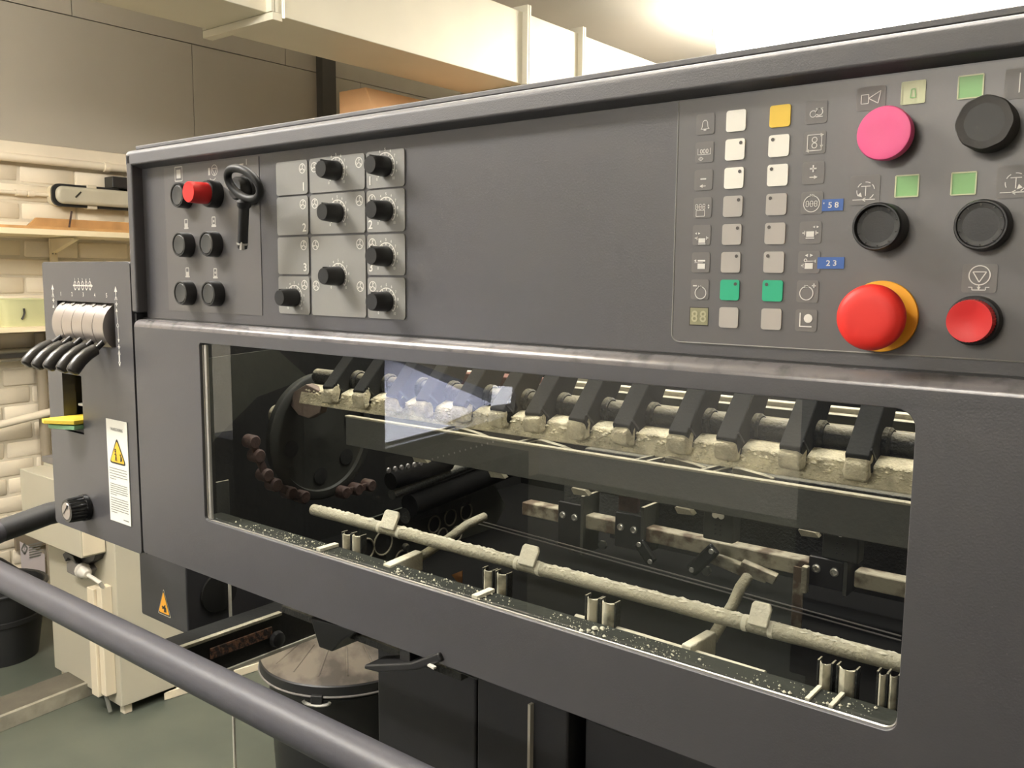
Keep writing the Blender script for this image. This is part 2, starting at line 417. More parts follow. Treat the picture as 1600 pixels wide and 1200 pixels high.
# plasterboard sheets above the brickwork, with the joints the photograph shows
zs = onX(250, 57, WX).z
ya = onX(112, 10, WX).y; yb = onX(301, 110, WX).y; yc = onX(446, 86, WX).y
g = 0.0018
for (a, b) in ((Y0, yb-g), (yb+g, 2.9), (2.9+2*g, Y1)):
    obj('wall_panel', MB().box(WX-.115, WX, a, b, ZP, zs-g), wall_paint, wl, 0.001)
for (a, b) in ((Y0, ya-g), (ya+g, yc-g), (yc+g, 2.6), (2.6+2*g, Y1)):
    obj('wall_panel', MB().box(WX-.115, WX, a, b, zs+g, ZC), wall_paint, wl, 0.001)
# painted bricks: one mesh variants shared by all
BL, BH, GAP = 0.225, 0.075, 0.010
bmesh_list = []
for k in range(4):
    mb = MB(); nx, nz = 4, 2
    rnd = random.Random(k)
    L2, H2 = (BL-GAP)/2, (BH-GAP)/2
    mb.box(-0.02, 0.012, -L2, L2, -H2, H2)
    for v in mb.v: v += Vector((rnd.uniform(-.002, .004) if v.x > 0 else 0, rnd.uniform(-.003, .003), rnd.uniform(-.003, .003)))
    bm = bmesh.new(); vv = [bm.verts.new(v) for v in mb.v]
    for f in mb.f: bm.faces.new([vv[i] for i in f])
    bmesh.ops.bevel(bm, geom=list(bm.edges), offset=0.005, segments=1, affect='EDGES')
    bmesh.ops.recalc_face_normals(bm, faces=bm.faces)
    me = bpy.data.meshes.new('brick'); bm.to_mesh(me); bm.free(); me.materials.append(brick_paint); me.shade_smooth(); me.set_sharp_from_angle(angle=math.radians(50))
    bmesh_list.append(me)
row = 0
z = GAP/2+BH/2
nb = 0
while z+BH/2 < ZP-0.03:
    y = 0.5+(BL/2 if row % 2 else 0)
    ylim = 1.85 if z > 0.55 else 1.6
    while y < ylim and nb < 290:
        o = bpy.data.objects.new('brick', bmesh_list[(row*3+nb) % 4]); COL.objects.link(o); o.parent = wl
        o.location = Vector((WX-.012+random.uniform(-.003, .003), y, z))-ORG[wl.name]
        nb += 1; y += BL
    z += BH; row += 1
# timber batten under the plasterboard and pipes on the wall
struct('trim_1', MB().box(WX, WX+0.03, Y0, Y1, ZP-0.062, ZP-0.004), brick_paint, None, 0.004)
struct('column', MB().box(WX, WX+0.05, onX(504, 130, WX+.05).y, onX(525, 130, WX+.05).y, 0, ZC), pillar_m).name = 'trim_2'

def pipe_y(px, py, X, r, m, name, label, cat, ya=None, yb=None, clips=()):
    p = onX(px, py, X)
    t = thing(name, label, cat, (X, p.y, p.z))
    obj('tube', MB().cyl((X, ya, p.z), (X, yb, p.z), r, n=14), m, t)
    for q in clips:
        c = onX(q[0], q[1], X)
        obj('clip', MB().lathe((X, c.y-.012, p.z), (0, 1, 0), [(0, r*1.25), (.024, r*1.25)], 14).box(WX, X, c.y-.012, c.y+.012, p.z-r*.8, p.z+r*.8), m, t)
    return t
pipe_y(60, 250, WX+.035, 0.017, brick_paint, 'wall_pipe', 'cream painted pipe running just below the timber batten', 'pipe', Y0+.2, 3.0, [(166, 262)])
pc = onX(40, 302, WX+.02)
t = thing('cable_conduit', 'thin cream conduit leading into the sealed wall lamp', 'conduit', pc)
obj('tube', MB().cyl((WX+.018, Y0+.2, pc.z), (WX+.018, onX(75, 306, WX+.018).y, pc.z), 0.008, n=10), brick_paint, t)
c = onX(32, 303, WX+.018); obj('coupling', MB().cyl((WX+.018, c.y-.02, pc.z), (WX+.018, c.y+.02, pc.z), 0.0125, n=10), brick_paint, t)
c = onX(48, 303, WX+.018); obj('coupling', MB().cyl((WX+.018, c.y-.012, pc.z), (WX+.018, c.y+.012, pc.z), 0.0125, n=10), brick_paint, t)

# sealed fluorescent wall lamp
X = WX+.05
a = onX(81, 305, X); zt = onX(110, 290, X).z; zb = onX(110, 322, X).z
ly0, ly1 = a.y, a.y+1.15; zm = (zt+zb)/2; hh = (zt-zb)/2
t = thing('wall_lamp', 'sealed grey fluorescent lamp with dark gasket on the brick wall', 'lamp', (WX, ly0, zm))
def yz(pts, X): return [(X, p[0], p[1]) for p in pts]
rr = rrect(ly0, ly1, zm-hh, zm+hh, hh*.75)
obj('housing', MB().prism(yz(rr, WX), (.05, 0, 0)), beige_l, t)
obj('gasket', MB().prism(yz(rrect(ly0-.004, ly1+.004, zm-hh-.004, zm+hh+.004, hh*.75), WX+.048), (.012, 0, 0)), blackp, t)
lens = MB().prism(yz(rrect(ly0+.005, ly1-.005, zm-hh+.006, zm+hh-.006, hh*.7), WX+.058), (.03, 0, 0))
obj('lens', lens, lens_m, t, 0.015, seg=4)
for yy in (a.y+.16, a.y+.75):
    for s in (1, -1): obj('latch', MB().box(WX+.03, WX+.068, yy-.02, yy+.02, zm+s*hh-.008, zm+s*hh+.008), beige_l, t, 0.002)
obj('reflector_clip', MB().obox((WX+.0895, ly0+.09, zm+.004), (.0015, 0, 0), (0, .012, .012), (0, -.002, .002)), ink_black, t)
pb = onX(186, 288, WX+.05)
t = thing('black_bracket', 'small black box on the wall above the sealed lamp', 'bracket', pb)
obj('body', MB().box(WX, WX+.07, pb.y-.04, pb.y+.09, pb.z-.018, pb.z+.03), blackp, t, .004)
obj('foot', MB().box(WX, WX+.06, pb.y-.01, pb.y+.09, pb.z-.032, pb.z-.017), grey_plug, t, .002)

# shelves
def shelf(py, X_front, name, label, ya, yb, th, px=100):
    p = onX(px, py, X_front)
    t = thing(name, label, 'shelf', (WX, p.y, p.z), 'shelves on the brick wall')
    obj('board', MB().box(WX+.012, X_front, ya, yb, p.z-th, p.z), shelf_m, t, .002)
    return t, p.z
SXF = WX+.30
s1, sz1 = shelf(357.5, SXF, 'wall_shelf', 'upper cream shelf carrying the wooden ruler', -.4, 1.75, .022, 60)
ub = onX(84, 385, WX+.02).y
obj('upright', MB().box(WX+.005, WX+.022, ub-.014, ub+.014, .9, sz1-.024), shelf_m, s1, .002)
for k in range(14):
    for s in (-1, 1): obj('slot', MB().box(WX+.0215, WX+.0225, ub+s*.006-.0015, ub+s*.006+.0015, 1.53-.05*k-.008, 1.53-.05*k+.008), ink_black, s1, smooth=0)
obj('shelf_bracket', MB().prism([(WX+.02, ub-.012, sz1-.024), (WX+.22, ub-.012, sz1-.024), (WX+.22, ub-.012, sz1-.032), (WX+.02, ub-.012, sz1-.085)], (0, .024, 0)), shelf_m, s1, .002)
s2, sz2 = shelf(511, SXF, 'wall_shelf', 'lower cream shelf carrying the yellowish tub', -.4, 1.75, .02, 40)
obj('shelf_bracket', MB().prism([(WX+.02, ub-.012, sz2-.022), (WX+.26, ub-.012, sz2-.022), (WX+.26, ub-.012, sz2-.036), (WX+.02, ub-.012, sz2-.10)], (0, .024, 0)), shelf_m, s2, .002)
# long wooden ruler and a flat lath on the upper shelf
XW = WX+.18
r0 = onX(45, 350, XW); rt = onX(60, 340, XW).z
t = tag(obj('wooden_ruler', MB().prism([(XW, r0.y-.01, sz1+.012), (XW, r0.y+.01, sz1+.03), (XW, r0.y+.03, rt), (XW, r0.y+1.1, rt+.0), (XW, r0.y+1.1, sz1+.012)], (-.012, 0, 0)), wood, None, .001), 'upright brown wooden straightedge leaning at the back of the shelf', 'straightedge')
tag(obj('wooden_lath', MB().box(XW-.02, XW+.09, -.3, 1.6, sz1, sz1+.012), wood, None, .001), 'flat brown wooden lath lying along the upper shelf', 'lath')
h0 = onX(112, 330, WX+.2); h1 = onX(108, 354, WX+.2)
tag(obj('thin_rod', MB().cyl(h0, (h1.x, h1.y, sz1+.014), .004, n=8), rust_link), 'thin rusty rod standing up in front of the straightedge', 'rod')
# tub on the lower shelf
XT = WX+.17
q0 = onX(-14, 500, XT); q1 = onX(66, 500, XT); ztub = onX(30, 468, XT+.1).z
t = thing('plastic_tub', 'translucent yellow green plastic tub on the lower shelf', 'tub', ((XT), (q0.y+q1.y)/2, sz2))
yc = (q0.y+q1.y)/2; hw = (q1.y-q0.y)/2
mb = MB(); n = len(rrect(0, 1, 0, 1, .2))
lev = []
for (zz, s, inn) in ((sz2, .9, 0), (ztub-.012, 1.0, 0), (ztub, 1.04, 0), (ztub, .97, 0), (ztub-.02, .94, 0), (sz2+.012, .85, 0)):
    lev.append([(XT+(x-.5)*.2*s, yc+(y-.5)*2*hw*s, zz) for (x, y) in rrect(0, 1, 0, 1, .18)])
vs = sum(lev, []); fs = [(i*n+k, i*n+(k+1) % n, (i+1)*n+(k+1) % n, (i+1)*n+k) for i in range(len(lev)-1) for k in range(n)]
fs += [tuple(range(n)), tuple(range((len(lev)-1)*n, len(lev)*n))]
obj('tub_wall', MB().add(vs, fs), tub_m, t)
pts = [onX(38, 482, XT+.104), onX(39, 489, XT+.104), onX(37, 495, XT+.102), onX(34, 499, XT+.1)]
obj('handle_mark', MB().tube([(XT+.1, p.y, p.z) for p in pts], .004, 8), ink_black, t)
# steel rail and pipes below
p = onX(20, 549, WX+.06)
t = thing('wall_rail', 'polished double rail on the wall below the lower shelf', 'rail', (WX+.06, p.y, p.z))
obj('bar', MB().cyl((WX+.05, -.4, p.z), (WX+.05, 1.7, p.z), .011, n=12), chrome_edge, t)
obj('bar', MB().cyl((WX+.05, -.4, p.z-.034), (WX+.05, 1.7, p.z-.034), .008, n=12), chrome_edge, t)
obj('backing', MB().box(WX, WX+.045, -.4, 1.7, p.z-.04, p.z+.008), grey_plug, t)
pv = onX(66, 600, WX+.05)
t = thing('drain_pipe', 'vertical cream pipe beside the grey machine housing', 'pipe', (WX+.05, pv.y, 0))
obj('tube', MB().cyl((WX+.05, pv.y, 0), (WX+.05, pv.y, 1.2), .02, n=14), mat('pipe_grey', rgb(150, 138, 118), .6), t)
obj('tube', MB().cyl((WX+.05, pv.y+.05, 0), (WX+.05, pv.y+.05, 1.2), .02, n=14), brick_paint, t)
pA = onX(-30, 671, WX+.09); pB = onX(78, 644, WX+.09)
t = thing('branch_pipe', 'white pipe sloping across the brick wall below the rail', 'pipe', pA)
obj('tube', MB().cyl(pA, pB+(pB-pA)*.3, .016, n=14), brick_paint, t)
# notice board leaning on wall
X = WX+.04
n0 = onX(30, 842, X); n1 = onX(80, 912, X)
t = thing('notice_board', 'brown grey board standing against the wall behind the beige cabinet', 'board', (X, n0.y, 0))
obj('panel', MB().box(WX+.01, WX+.03, onX(28, 870, X).y, onX(76, 870, X).y+.25, .3, onX(34, 836, X).z), board_m, t, .002)
nt_ = thing('paper_notice', 'white paper warning notice pinned on the brown board', 'notice', (X, n0.y, n0.z))
ntp = [onX(31, 846, X), onX(70, 866, X), onX(71, 904, X), onX(34, 892, X)]
obj('sheet', MB().prism([(X, p.y, p.z) for p in ntp], (-.002, 0, 0)), paper_l, nt_)
uu = (ntp[1]-ntp[0]); uu = Vector((0, uu.y, 0)).normalized()
pr = Print((X, ntp[0].y, ntp[0].z), (0, 1, 0), (0, 0, 1), .002)
W = (ntp[1].y-ntp[0].y); Hh = ntp[0].z-ntp[3].z
pr.pl([(W*.16, -Hh*.1), (W*.28, -Hh*.28), (W*.16, -Hh*.46), (W*.04, -Hh*.28)], .006, True)
pr.rect(W*.15, W*.17, -Hh*.32, -Hh*.17); pr.rect(W*.15, W*.17, -Hh*.40, -Hh*.36)
for k in range(6): pr.rect(W*.34, W*(.92-.05*(k % 3)), -Hh*(.16+.085*k)-.006, -Hh*(.16+.085*k))
pr.build('lettering', ink_grey, nt_)

# ventilation duct (runs along Y under the ceiling)
DZ0, DZ1, DXF, DXB = 2.30, 2.61, -2.53, -2.87
t = thing('ventilation_duct', 'large pale galvanised rectangular air duct hung under the ceiling', 'duct', (-2.7, 2.5, DZ0))
ys = [0.35, onX(421, 5, DXF).y, onX(819, 70, DXF).y, onX(905, 100, DXF).y, 4.6, 5.9]
for i in range(len(ys)-1):
    obj('duct_section', MB().box(DXB, DXF, ys[i]+.001, ys[i+1]-.001, DZ0, DZ1), duct_m, t, .003)
for i, yv in enumerate(ys[1:-1]):
    e = .028
    mbx = MB()
    for s in (-.014, .002):
        mbx.box(DXB-e, DXF+e, yv+s, yv+s+.012, DZ1, DZ1+e)
        mbx.box(DXB-e, DXB, yv+s, yv+s+.012, DZ0, DZ1).box(DXF, DXF+e, yv+s, yv+s+.012, DZ0, DZ1)
    obj('flange', mbx, duct_m, t, .001)
    for xx in ((DXF+.045, DXB-.045) if i == 0 else (DXB-.045,)):
        obj('hanger_rod', MB().cyl((xx, yv+.02, DZ0-.02), (xx, yv+.02, ZC), .005, n=8), steel_d, t)
    obj('support_channel', MB().box(DXB-.03, DXF+.03, yv-.012, yv+.028, DZ0-.026, DZ0-.001), duct_m, t, .002)
# lamp that the photograph shows at the top right
def lamp(name, ends, label, strength):
    p0, p1 = Vector(ends[0]), Vector(ends[1]); d = (p1-p0).normalized(); s = Vector((-d.y, d.x, 0)); c = (p0+p1)/2; L = (p1-p0).length/2
    t = thing(name, label, 'lamp', (c.x, c.y, ZC), 'ceiling lamps')
    up = Vector((0, 0, 1))
    obj('housing', MB().obox(c+up*.085, d*(L+.02), s*.05, up*.02), beige_l, t, .004)
    for e_ in (-.6, .6): obj('suspension', MB().cyl(c+d*(L*e_)+up*.1, c+d*(L*e_)+up*(ZC-c.z), .006, n=8), steel_d, t)
    prof = []
    mb = MB(); nn = 12
    pts = []
    for i in range(-8, 9):
        tt = i/8; x = L*math.copysign(1-(1-abs(tt))**2, tt) if abs(tt) > .001 else 0
        endf = math.sqrt(max(0.0, 1-abs(tt)**6))
        pts.append((x, max(endf, .25)))
    vs = []; fs = []
    for (x, e) in pts:
        for k in range(nn+1):
            th = PI*k/nn; vs.append(c+d*x+s*(.11*e*math.cos(th))+up*(.065-.14*e*math.sin(th)))
    m = nn+1
    for i in range(len(pts)-1):
        for k in range(nn): fs.append((i*m+k, i*m+k+1, (i+1)*m+k+1, (i+1)*m+k))
    fs += [tuple(range(m)), tuple((len(pts)-1)*m+k for k in range(m))]
    o = obj('diffuser', MB().add(vs, fs), glow(strength), t)
    return t
lamp('ceiling_lamp', LAMP_A, 'glaring white ceiling lamp in the top right behind the press', GLOW_A)
lamp('ceiling_lamp', FILL_LAMP_B, 'added ceiling lamp above the press, outside the view, lighting its interior', GLOW_B)
lamp('ceiling_lamp', LAMP_C, 'lit ceiling lamp above the aisle before the press, outside the view', GLOW_C)
lamp('ceiling_lamp', SHEEN_LAMP_D, 'added unseen ceiling lamp behind the viewer, giving the panel its sheen', GLOW_D)
# plywood hood on a tall cabinet behind the press
XC = -2.95
ap = onX(578, 127, XC+.12); b0 = onX(566, 132, XC); b1 = onX(597, 172, XC+.4)
yy0 = b0.y; zt = ap.z
t = thing('plywood_hood', 'orange plywood hood with slanted front above the press top edge', 'hood', (XC, yy0, 1.75))
mb = MB().prism([(XC-.15, yy0, zt-.7), (XC-.15, yy0, zt), (XC+.02, yy0, zt), (XC+.25, yy0, zt-.45), (XC+.25, yy0, zt-.7)], (0, .75, 0))
obj('casing', mb, plywood, t, .004)
obj('stand', MB().box(XC-.12, XC+.2, yy0+.05, yy0+.7, 0, zt-.7), beige, t, .004)

# kerb on the floor at the left
kA = onZ(-120, 1165, .05); kB = onZ(128, 1068, .05)
d = (kB-kA).normalized(); s = Vector((d.y, -d.x, 0))
if s.x < 0: s = -s
t = thing('floor_kerb', 'low concrete kerb with a pale worn edge left of the cabinet', 'kerb', ((kA+kB)/2).xy.to_3d())
e2 = kB+d*.35
obj('slab', MB().prism([kA-s*.13, kA-s*.004, e2-s*.004, e2-s*.13], (0, 0, -.05)), kerb_m, t, .004)
obj('edge', MB().prism([kA-s*.004, kA+s*.012, e2+s*.012, e2-s*.004], (0, 0, -.05)), kerb_edge, t, .002)

# beige electrical cabinet
cA = onZ(87, 1057, 0); cB = onZ(190, 1122, 0)
CY = (cA.y+cB.y)/2; cx0, cx1 = cA.x, cB.x; cyb = CY+.52
ctop = onX(66, 722, cx0).z
t = thing('electrical_cabinet', 'tall beige steel cabinet on the green floor behind the press', 'cabinet', ((cx0+cx1)/2, CY+.2, 0))
obj('body', MB().box(cx0, cx1, CY, cyb, .035, ctop), beige, t, .004)
for (x, y) in ((cx0+.03, CY+.03), (cx1-.03, CY+.03), (cx0+.03, cyb-.03), (cx1-.03, cyb-.03)):
    obj('foot', MB().box(x-.014, x+.014, y-.014, y+.014, 0, .036), beige_l, t, .002)
# projecting hood with plug under it
hxr = onY(166, 865, CY).x; hcy = onX(127, 873, hxr).y; hzb = onX(127, 873, hxr).z
obj('hood', MB().box(cx0+.004, hxr, hcy, CY, hzb, ctop-.01), beige, t, .003)
obj('hood_door', MB().box(hxr, hxr+.004, hcy+.006, CY-.004, hzb+.006, ctop-.02), beige_l, t, .001)
HYP = (hcy+CY)/2
P_ = lambda px, py, dy=0: onY(px, py, HYP+dy)
obj('plug_housing', MB().prism([P_(*q_) for q_ in ((103, 878), (112, 872), (126, 884), (133, 893), (127, 906), (104, 894))], (0, .06, 0)), grey_plug, t, .004)
obj('clamp', MB().prism([P_(*q_, -.012) for q_ in ((97, 866), (102, 862), (114, 869), (118, 882), (112, 876), (106, 872), (102, 878))], (0, .08, 0)), blackp, t, .003)
obj('clamp', MB().prism([P_(*q_, .01) for q_ in ((114, 868), (150, 866), (146, 876), (128, 886), (120, 882))], (0, .07, 0)), blackp, t, .003)
gl0 = P_(127, 890); gl1 = P_(143, 902)
obj('cable_gland', MB().lathe(gl0, gl1-gl0, [(0, .024), (.012, .026), (.014, .022), (.034, .019), (.042, .011)], 12), gland, t)
cb = [P_(138, 899), P_(148, 905), P_(156, 910), onY(163, 922, CY-.02)]
obj('cable', MB().tube(cb, .007, 10), gland, t)
tk0 = onY(158, 912, CY); tk1 = onY(178, 1085, CY)
obj('cable_trunking', MB().box(tk0.x-.008, tk0.x+.035, CY-.045, CY, tk1.z, tk0.z), beige_l, t, .003)
obj('cable_trunking', MB().box(tk0.x+.037, tk0.x+.07, CY-.036, CY, tk1.z+.01, tk0.z+.01), beige_l, t, .003)
obj('cable_tail', MB().tube([(tk0.x+.03, CY-.02, tk1.z), (tk0.x+.035, CY-.025, .1), (tk0.x+.05, CY-.015, .012)], .007, 8), ink_grey, t)
lt = onX(67, 724, cx0)
obj('latch_lever', MB().prism([(cx0-.01, CY+.0, ctop), (cx0-.01, CY+.0, ctop+.02), (cx0+.14, CY, ctop+.03), (cx0+.2, CY, ctop)], (0, .12, 0)), grey_plug, t, .003)
t2 = thing('floor_rail', 'cream rail on the floor to the right of the beige cabinet', 'rail', (cx1+.1, cyb-.1, 0))
rA = onZ(262, 1080, .03); rB = onZ(420, 1030, .03)
d = (rB-rA).normalized()
obj('bar', MB().prism([rA+Vector((0, .03, 0)), rA-Vector((0, .015, 0)), rB-Vector((0, .015, 0)), rB+Vector((0, .03, 0))], (0, 0, -.03)), beige_l, t2, .003)
obj('web', MB().prism([rA+Vector((0, .04, .02)), rA+Vector((0, .03, .02)), rB+Vector((0, .03, .02)), rB+Vector((0, .04, .02))], (0, 0, -.05)), kerb_edge, t2, .002)

# black tub on the floor at the far left
bc = Vector((-3.53, .76, 0))
t = thing('round_bucket', 'round black bucket on the floor beside the wall at the left edge', 'bucket', bc)
bh = onX(30, 905, bc.x).z
obj('body', MB().lathe(bc, (0, 0, 1), [(0, .13), (bh*.55, .152), (bh*.56, .158), (bh*.62, .158), (bh*.63, .153), (bh, .17), (bh+.004, .16), (.02, .12)], 36), bin_m, t)
obj('rim', MB().tube([bc+Vector((.17*math.cos(a*PI/18), .17*math.sin(a*PI/18), bh)) for a in range(36)], .008, 8, True), blackp, t)
hp = [onX(-20, 870, bc.x+.1), onX(0, 876, bc.x+.1), onX(28, 893, bc.x+.1), onX(48, 904, bc.x+.12), onX(62, 912, bc.x+.15)]
tag(obj('black_hose', MB().tube([pp+Vector((.0, 0, 0)) for pp in hp], .012, 10), blackp), 'black hose arching over the round bucket at the left edge', 'hose')

# waste drum with stained lid
dc = Vector((-1.69, .88, 0)); dz, dr = .5, .21
t = thing('waste_drum', 'black drum with a stained grey lid on the floor under the press', 'drum', dc)
obj('body', MB().lathe(dc, (0, 0, 1), [(0, .165), (.02, .17), (dz-.05, .192), (dz-.045, .197), (dz-.04, .192), (dz-.025, .192)], 48), bin_m, t)
lid = obj('lid', MB().lathe(dc, (0, 0, 1), [(dz-.032, .195), (dz-.03, dr), (dz-.003, dr), (dz+.002, dr-.006), (dz+.006, dr-.016), (dz+.052, .11), (dz+.062, .05), (dz+.066, .012)], 64), lid_m, t)
obj('lid_rim', MB().lathe(dc, (0, 0, 1), [(dz-.032, dr+.001), (dz-.030, dr+.004), (dz-.006, dr+.004), (dz-.003, dr+.001)], 64, caps=False), bin_m, t)
obj('rim_bead', MB().tube([dc+Vector(((dr+.004)*math.cos(a*PI/24), (dr+.004)*math.sin(a*PI/24), dz-.03)) for a in range(48)], .0028, 8, True), grey_plug, t)
for k in range(9):
    a = math.radians(195+k*21); u = Vector((math.cos(a), math.sin(a), 0))
    obj('lid_ridge', MB().tube([dc+u*.188+Vector((0, 0, dz+.008)), dc+u*.115+Vector((0, 0, dz+.0495))], [.003, .002], 6), lid_m, t)
hp = onZ(502, 1087, dz-.04); hd = (hp-dc); hd.z = 0; hd.normalize(); hs = Vector((-hd.y, hd.x, 0))
obj('clip', MB().obox(dc+hd*(dr+.006)+Vector((0, 0, dz-.036)), hs*.014, hd*.006, Vector((0, 0, .012))), bin_m, t, .002)
obj('clip_ring', MB().tube([dc+hd*(dr+.01)+hs*(.032*math.cos(math.radians(180+18*k)))+Vector((0, 0, dz-.038+.010*math.sin(math.radians(180+18*k)))) for k in range(11)], .004, 8), steel_d, t)

# desk behind the viewer and added dark stand-ins: what the window pane mirrors
def mir(x, y, Y):                                      # where the mirrored sight line of a point on the pane (Y=0) reaches depth -Y
    d = ray(x, y); k = 0.57/d.y; p = CAM+d*k; dm = Vector((d.x, -d.y, d.z)); return p+dm*(Y/d.y)
t = thing('inspection_desk', 'dark inspection desk behind the viewer, mirrored in the press window', 'desk', (-2.2, -1.9, 0))
q0, q1_, q2_ = mir(602, 693, 1.38), mir(705, 665, 1.45), mir(590, 562, 2.1)
nrm = (q1_-q0).cross(q2_-q0).normalized()
if nrm.z < 0: nrm = -nrm
def onD(px, py, h=0.0):
    a = mir(px, py, .0); b = mir(px, py, 1.0); d = b-a; k = (q0+nrm*h-a).dot(nrm)/d.dot(nrm); return a+d*k
ex = [onD(*p_, -.003) for p_ in ((560, 712), (712, 672), (790, 650), (800, 625), (607, 552), (530, 552))]
obj('desk_top', MB().prism(ex, -nrm*.03), paint_dark, t, .003)
zmin = min(p.z for p in ex)-.06
obj('desk_body', MB().box(min(p.x for p in ex)+.2, max(p.x for p in ex)-.3, min(p.y for p in ex)+.3, max(p.y for p in ex)-.08, 0, zmin), paint_dark, t, .006)
cc = sum([onD(*p_) for p_ in ((602, 693), (700, 665), (640, 600), (590, 600))], Vector())/4
tag(obj('blue_grey_sheet', MB().prism([onD(*p_) for p_ in ((560, 562), (607, 561), (765, 632), (692, 663), (636, 645), (560, 632))], nrm*.002), mat('sheet_blue_grey', rgb(126, 126, 138), .7), None), 'large blue grey sheet on the desk, mirrored in the press window', 'paper')
tag(obj('white_carton', MB().prism([onD(*p_, .001) for p_ in ((768, 648), (800, 644), (803, 618), (772, 615))], nrm*.03), paper, None, .002), 'small white carton on the desk, mirrored in the press window', 'carton')
q = [onD(*p_, .004) for p_ in ((560, 706), (602, 693), (702, 668), (640, 645), (560, 632))]
tag(obj('printed_sheet', MB().prism(q, nrm*.004), paper, None), 'bright white paper sheet on the desk, mirrored in the press window', 'paper')
lc = cc+nrm*.55  # added lamp close over the desk, makes the mirrored sheets bright
t = thing('sheet_fill_lamp', 'added bluish tube lamp, unseen, brightening the mirrored desk sheets', 'lamp', (lc.x, lc.y, lc.z))
ax = Vector((1, 0, 0))
obj('tube_lamp', MB().cyl(lc-ax*.3, lc+ax*.3, .014, n=12), deskl_on, t)
obj('hood', MB().obox(lc+nrm*.05, ax*.33, Vector(nrm.cross(ax))*.08, nrm*.012), paint_dark, t, .004)
obj('suspension', MB().cyl(lc+nrm*.05, (lc.x+nrm.x*.05, lc.y+nrm.y*.05, ZC), .006, n=8), steel_d, t)
area('sheet_fill_light', lc-ax*.28-nrm*.02, lc+ax*.28-nrm*.02, .05, 75, (.86, .9, 1.0), -nrm)
t = thing('mirror_dark_cabinet', 'added dark cabinet behind the viewer, keeping the window reflection dark', 'cabinet', (-.3, -2.6, 0))  # added unseen body, keeps the right of the pane's reflection dark
obj('carcass', MB().box(-1.1, 1.7, -3.0, -2.4, .06, 1.45), paint_dark, t, .006)
obj('plinth', MB().box(-1.05, 1.65, -2.97, -2.43, 0, .06), blackp, t)
for k in range(3):
    dd = obj('door', MB().box(-1.09+k*.93, -.17+k*.93, -2.4, -2.38, .08, 1.43), paint_dark, t, .003)
    obj('handle', MB().box(-.26+k*.93, -.235+k*.93, -2.38, -2.36, .8, .95), steel_d, dd, .003)
a = mir(358, 600, .95); b = mir(598, 640, 1.25)
tag(obj('mirror_dark_mat', MB().box(-1.6, 1.6, -2.3, -.25, 0, .012), mat('mirror_mat_black', rgb(34, 34, 34), .8), None, .003), 'added dark mat on the aisle floor, darkening the window reflection', 'mat')  # added unseen mat, darkens the floor that the pane mirrors
t = thing('silhouette_locker', 'added tall dark locker standing in for the viewer silhouette in the window', 'locker', ((a.x+b.x)/2, -1.1, 0))  # added stand-in for the viewer's dark silhouette in the pane
obj('carcass', MB().box(a.x, b.x, -1.25, -.95, .05, 1.62), mat('silhouette_black', rgb(40, 40, 40), .7), t, .006)
obj('foot', MB().box(a.x+.03, b.x-.03, -1.22, -.98, 0, .05), blackp, t)
dd = obj('door', MB().box(a.x+.006, b.x-.006, -.95, -.94, .07, 1.6), MATS['silhouette_black'], t, .003)
obj('handle', MB().box(b.x-.06, b.x-.04, -.94, -.925, .8, .92), blackp, dd, .003)

# ================================================================== the press
press = thing('offset_printing_press', 'dark grey offset printing press with control panel and inspection window', 'printing press', (-.55, .3, 0))
PY = .014
LX0, LX1 = -1.047, .04

# --- fascia: recessed control panel, surrounding frame
FT, FB = 1.596, 1.5785
obj('control_panel', MB().box(-1.041, LX1, PY, PY+.012, 1.392, 1.584), paint, press)
obj('top_frame', MB().prism([(-1.053, 0, FB), (-1.053, -.0, FT-.004), (-1.053, .004, FT), (-1.053, .06, FT+.004), (-1.053, .06, FT-.01), (-1.053, PY+.012, FB-.002), (-1.053, PY+.001, FB-.004)], (LX1+1.053, 0, 0)), paint_lip, press, .002, seg=3)
obj('top_frame_cap', MB().box(-1.05, LX1, .012, .06, FT+.002, FT+.0065), paint_lip, press, .001)
obj('side_frame', MB().box(-1.053, -1.0405, 0, .058, 1.401, FT-.004), paint, press, .003, seg=3)
obj('fascia_back', MB().box(-1.04, LX1, .052, .056, 1.40, FT), paint_dark, press)
obj('fascia_end', MB().box(LX1-.004, LX1, PY+.012, .056, 1.40, FT-.004), paint, press)
obj('fascia_floor', MB().box(-1.045, LX1, .02, .056, 1.397, 1.401), paint_dark, press)
obj('panel_gap', MB().box(-1.05, LX1, .0115, .03, 1.3915, 1.3950), blackp, press)

# --- lower guard with window
GZ1, GZ0 = 1.3925, 1.0975
WX0, WX1_, WZ0, WZ1 = -.9065, -.1395, 1.1645, 1.3715
curve_plate('window_guard', [rrect(LX0, LX1, GZ0, GZ1-.0085, .004, 4, [.0005, .0005, .004, .004]), rrect(WX0, WX1_, WZ0, WZ1, .009, 6, [.012, .004, .006, .008])[::-1]], -.001, .004, .0006, paint, press)
arc = [(LX0, -.001, GZ1-.0086)]+[(LX0, -.001+.0125*(1-math.cos(math.radians(a_))), GZ1-.0086+.0096*math.sin(math.radians(a_))) for a_ in range(10, 91, 10)]+[(LX0, .0115, GZ1-.0086)]
obj('guard_top_edge', MB().prism(arc, (LX1-LX0, 0, 0)), mat('press_paint_worn_highlight', rgb(112, 108, 108), .24, spec=1.0, bump=.04, bscale=400, col2=rgb(84, 82, 82), vscale=60, vcut=(.3, .5)), press, smooth=50)  # worn glossy edge, its highlight also put into the paler colour
obj('guard_top_ledge', MB().box(LX0+.004, LX1, .012, .05, GZ1-.012, GZ1-.004), paint, press)
rr = rrect(WX0+.0005, WX1_-.0005, WZ0+.0005, WZ1-.0005, .009, 6, [.012, .004, .006, .008])
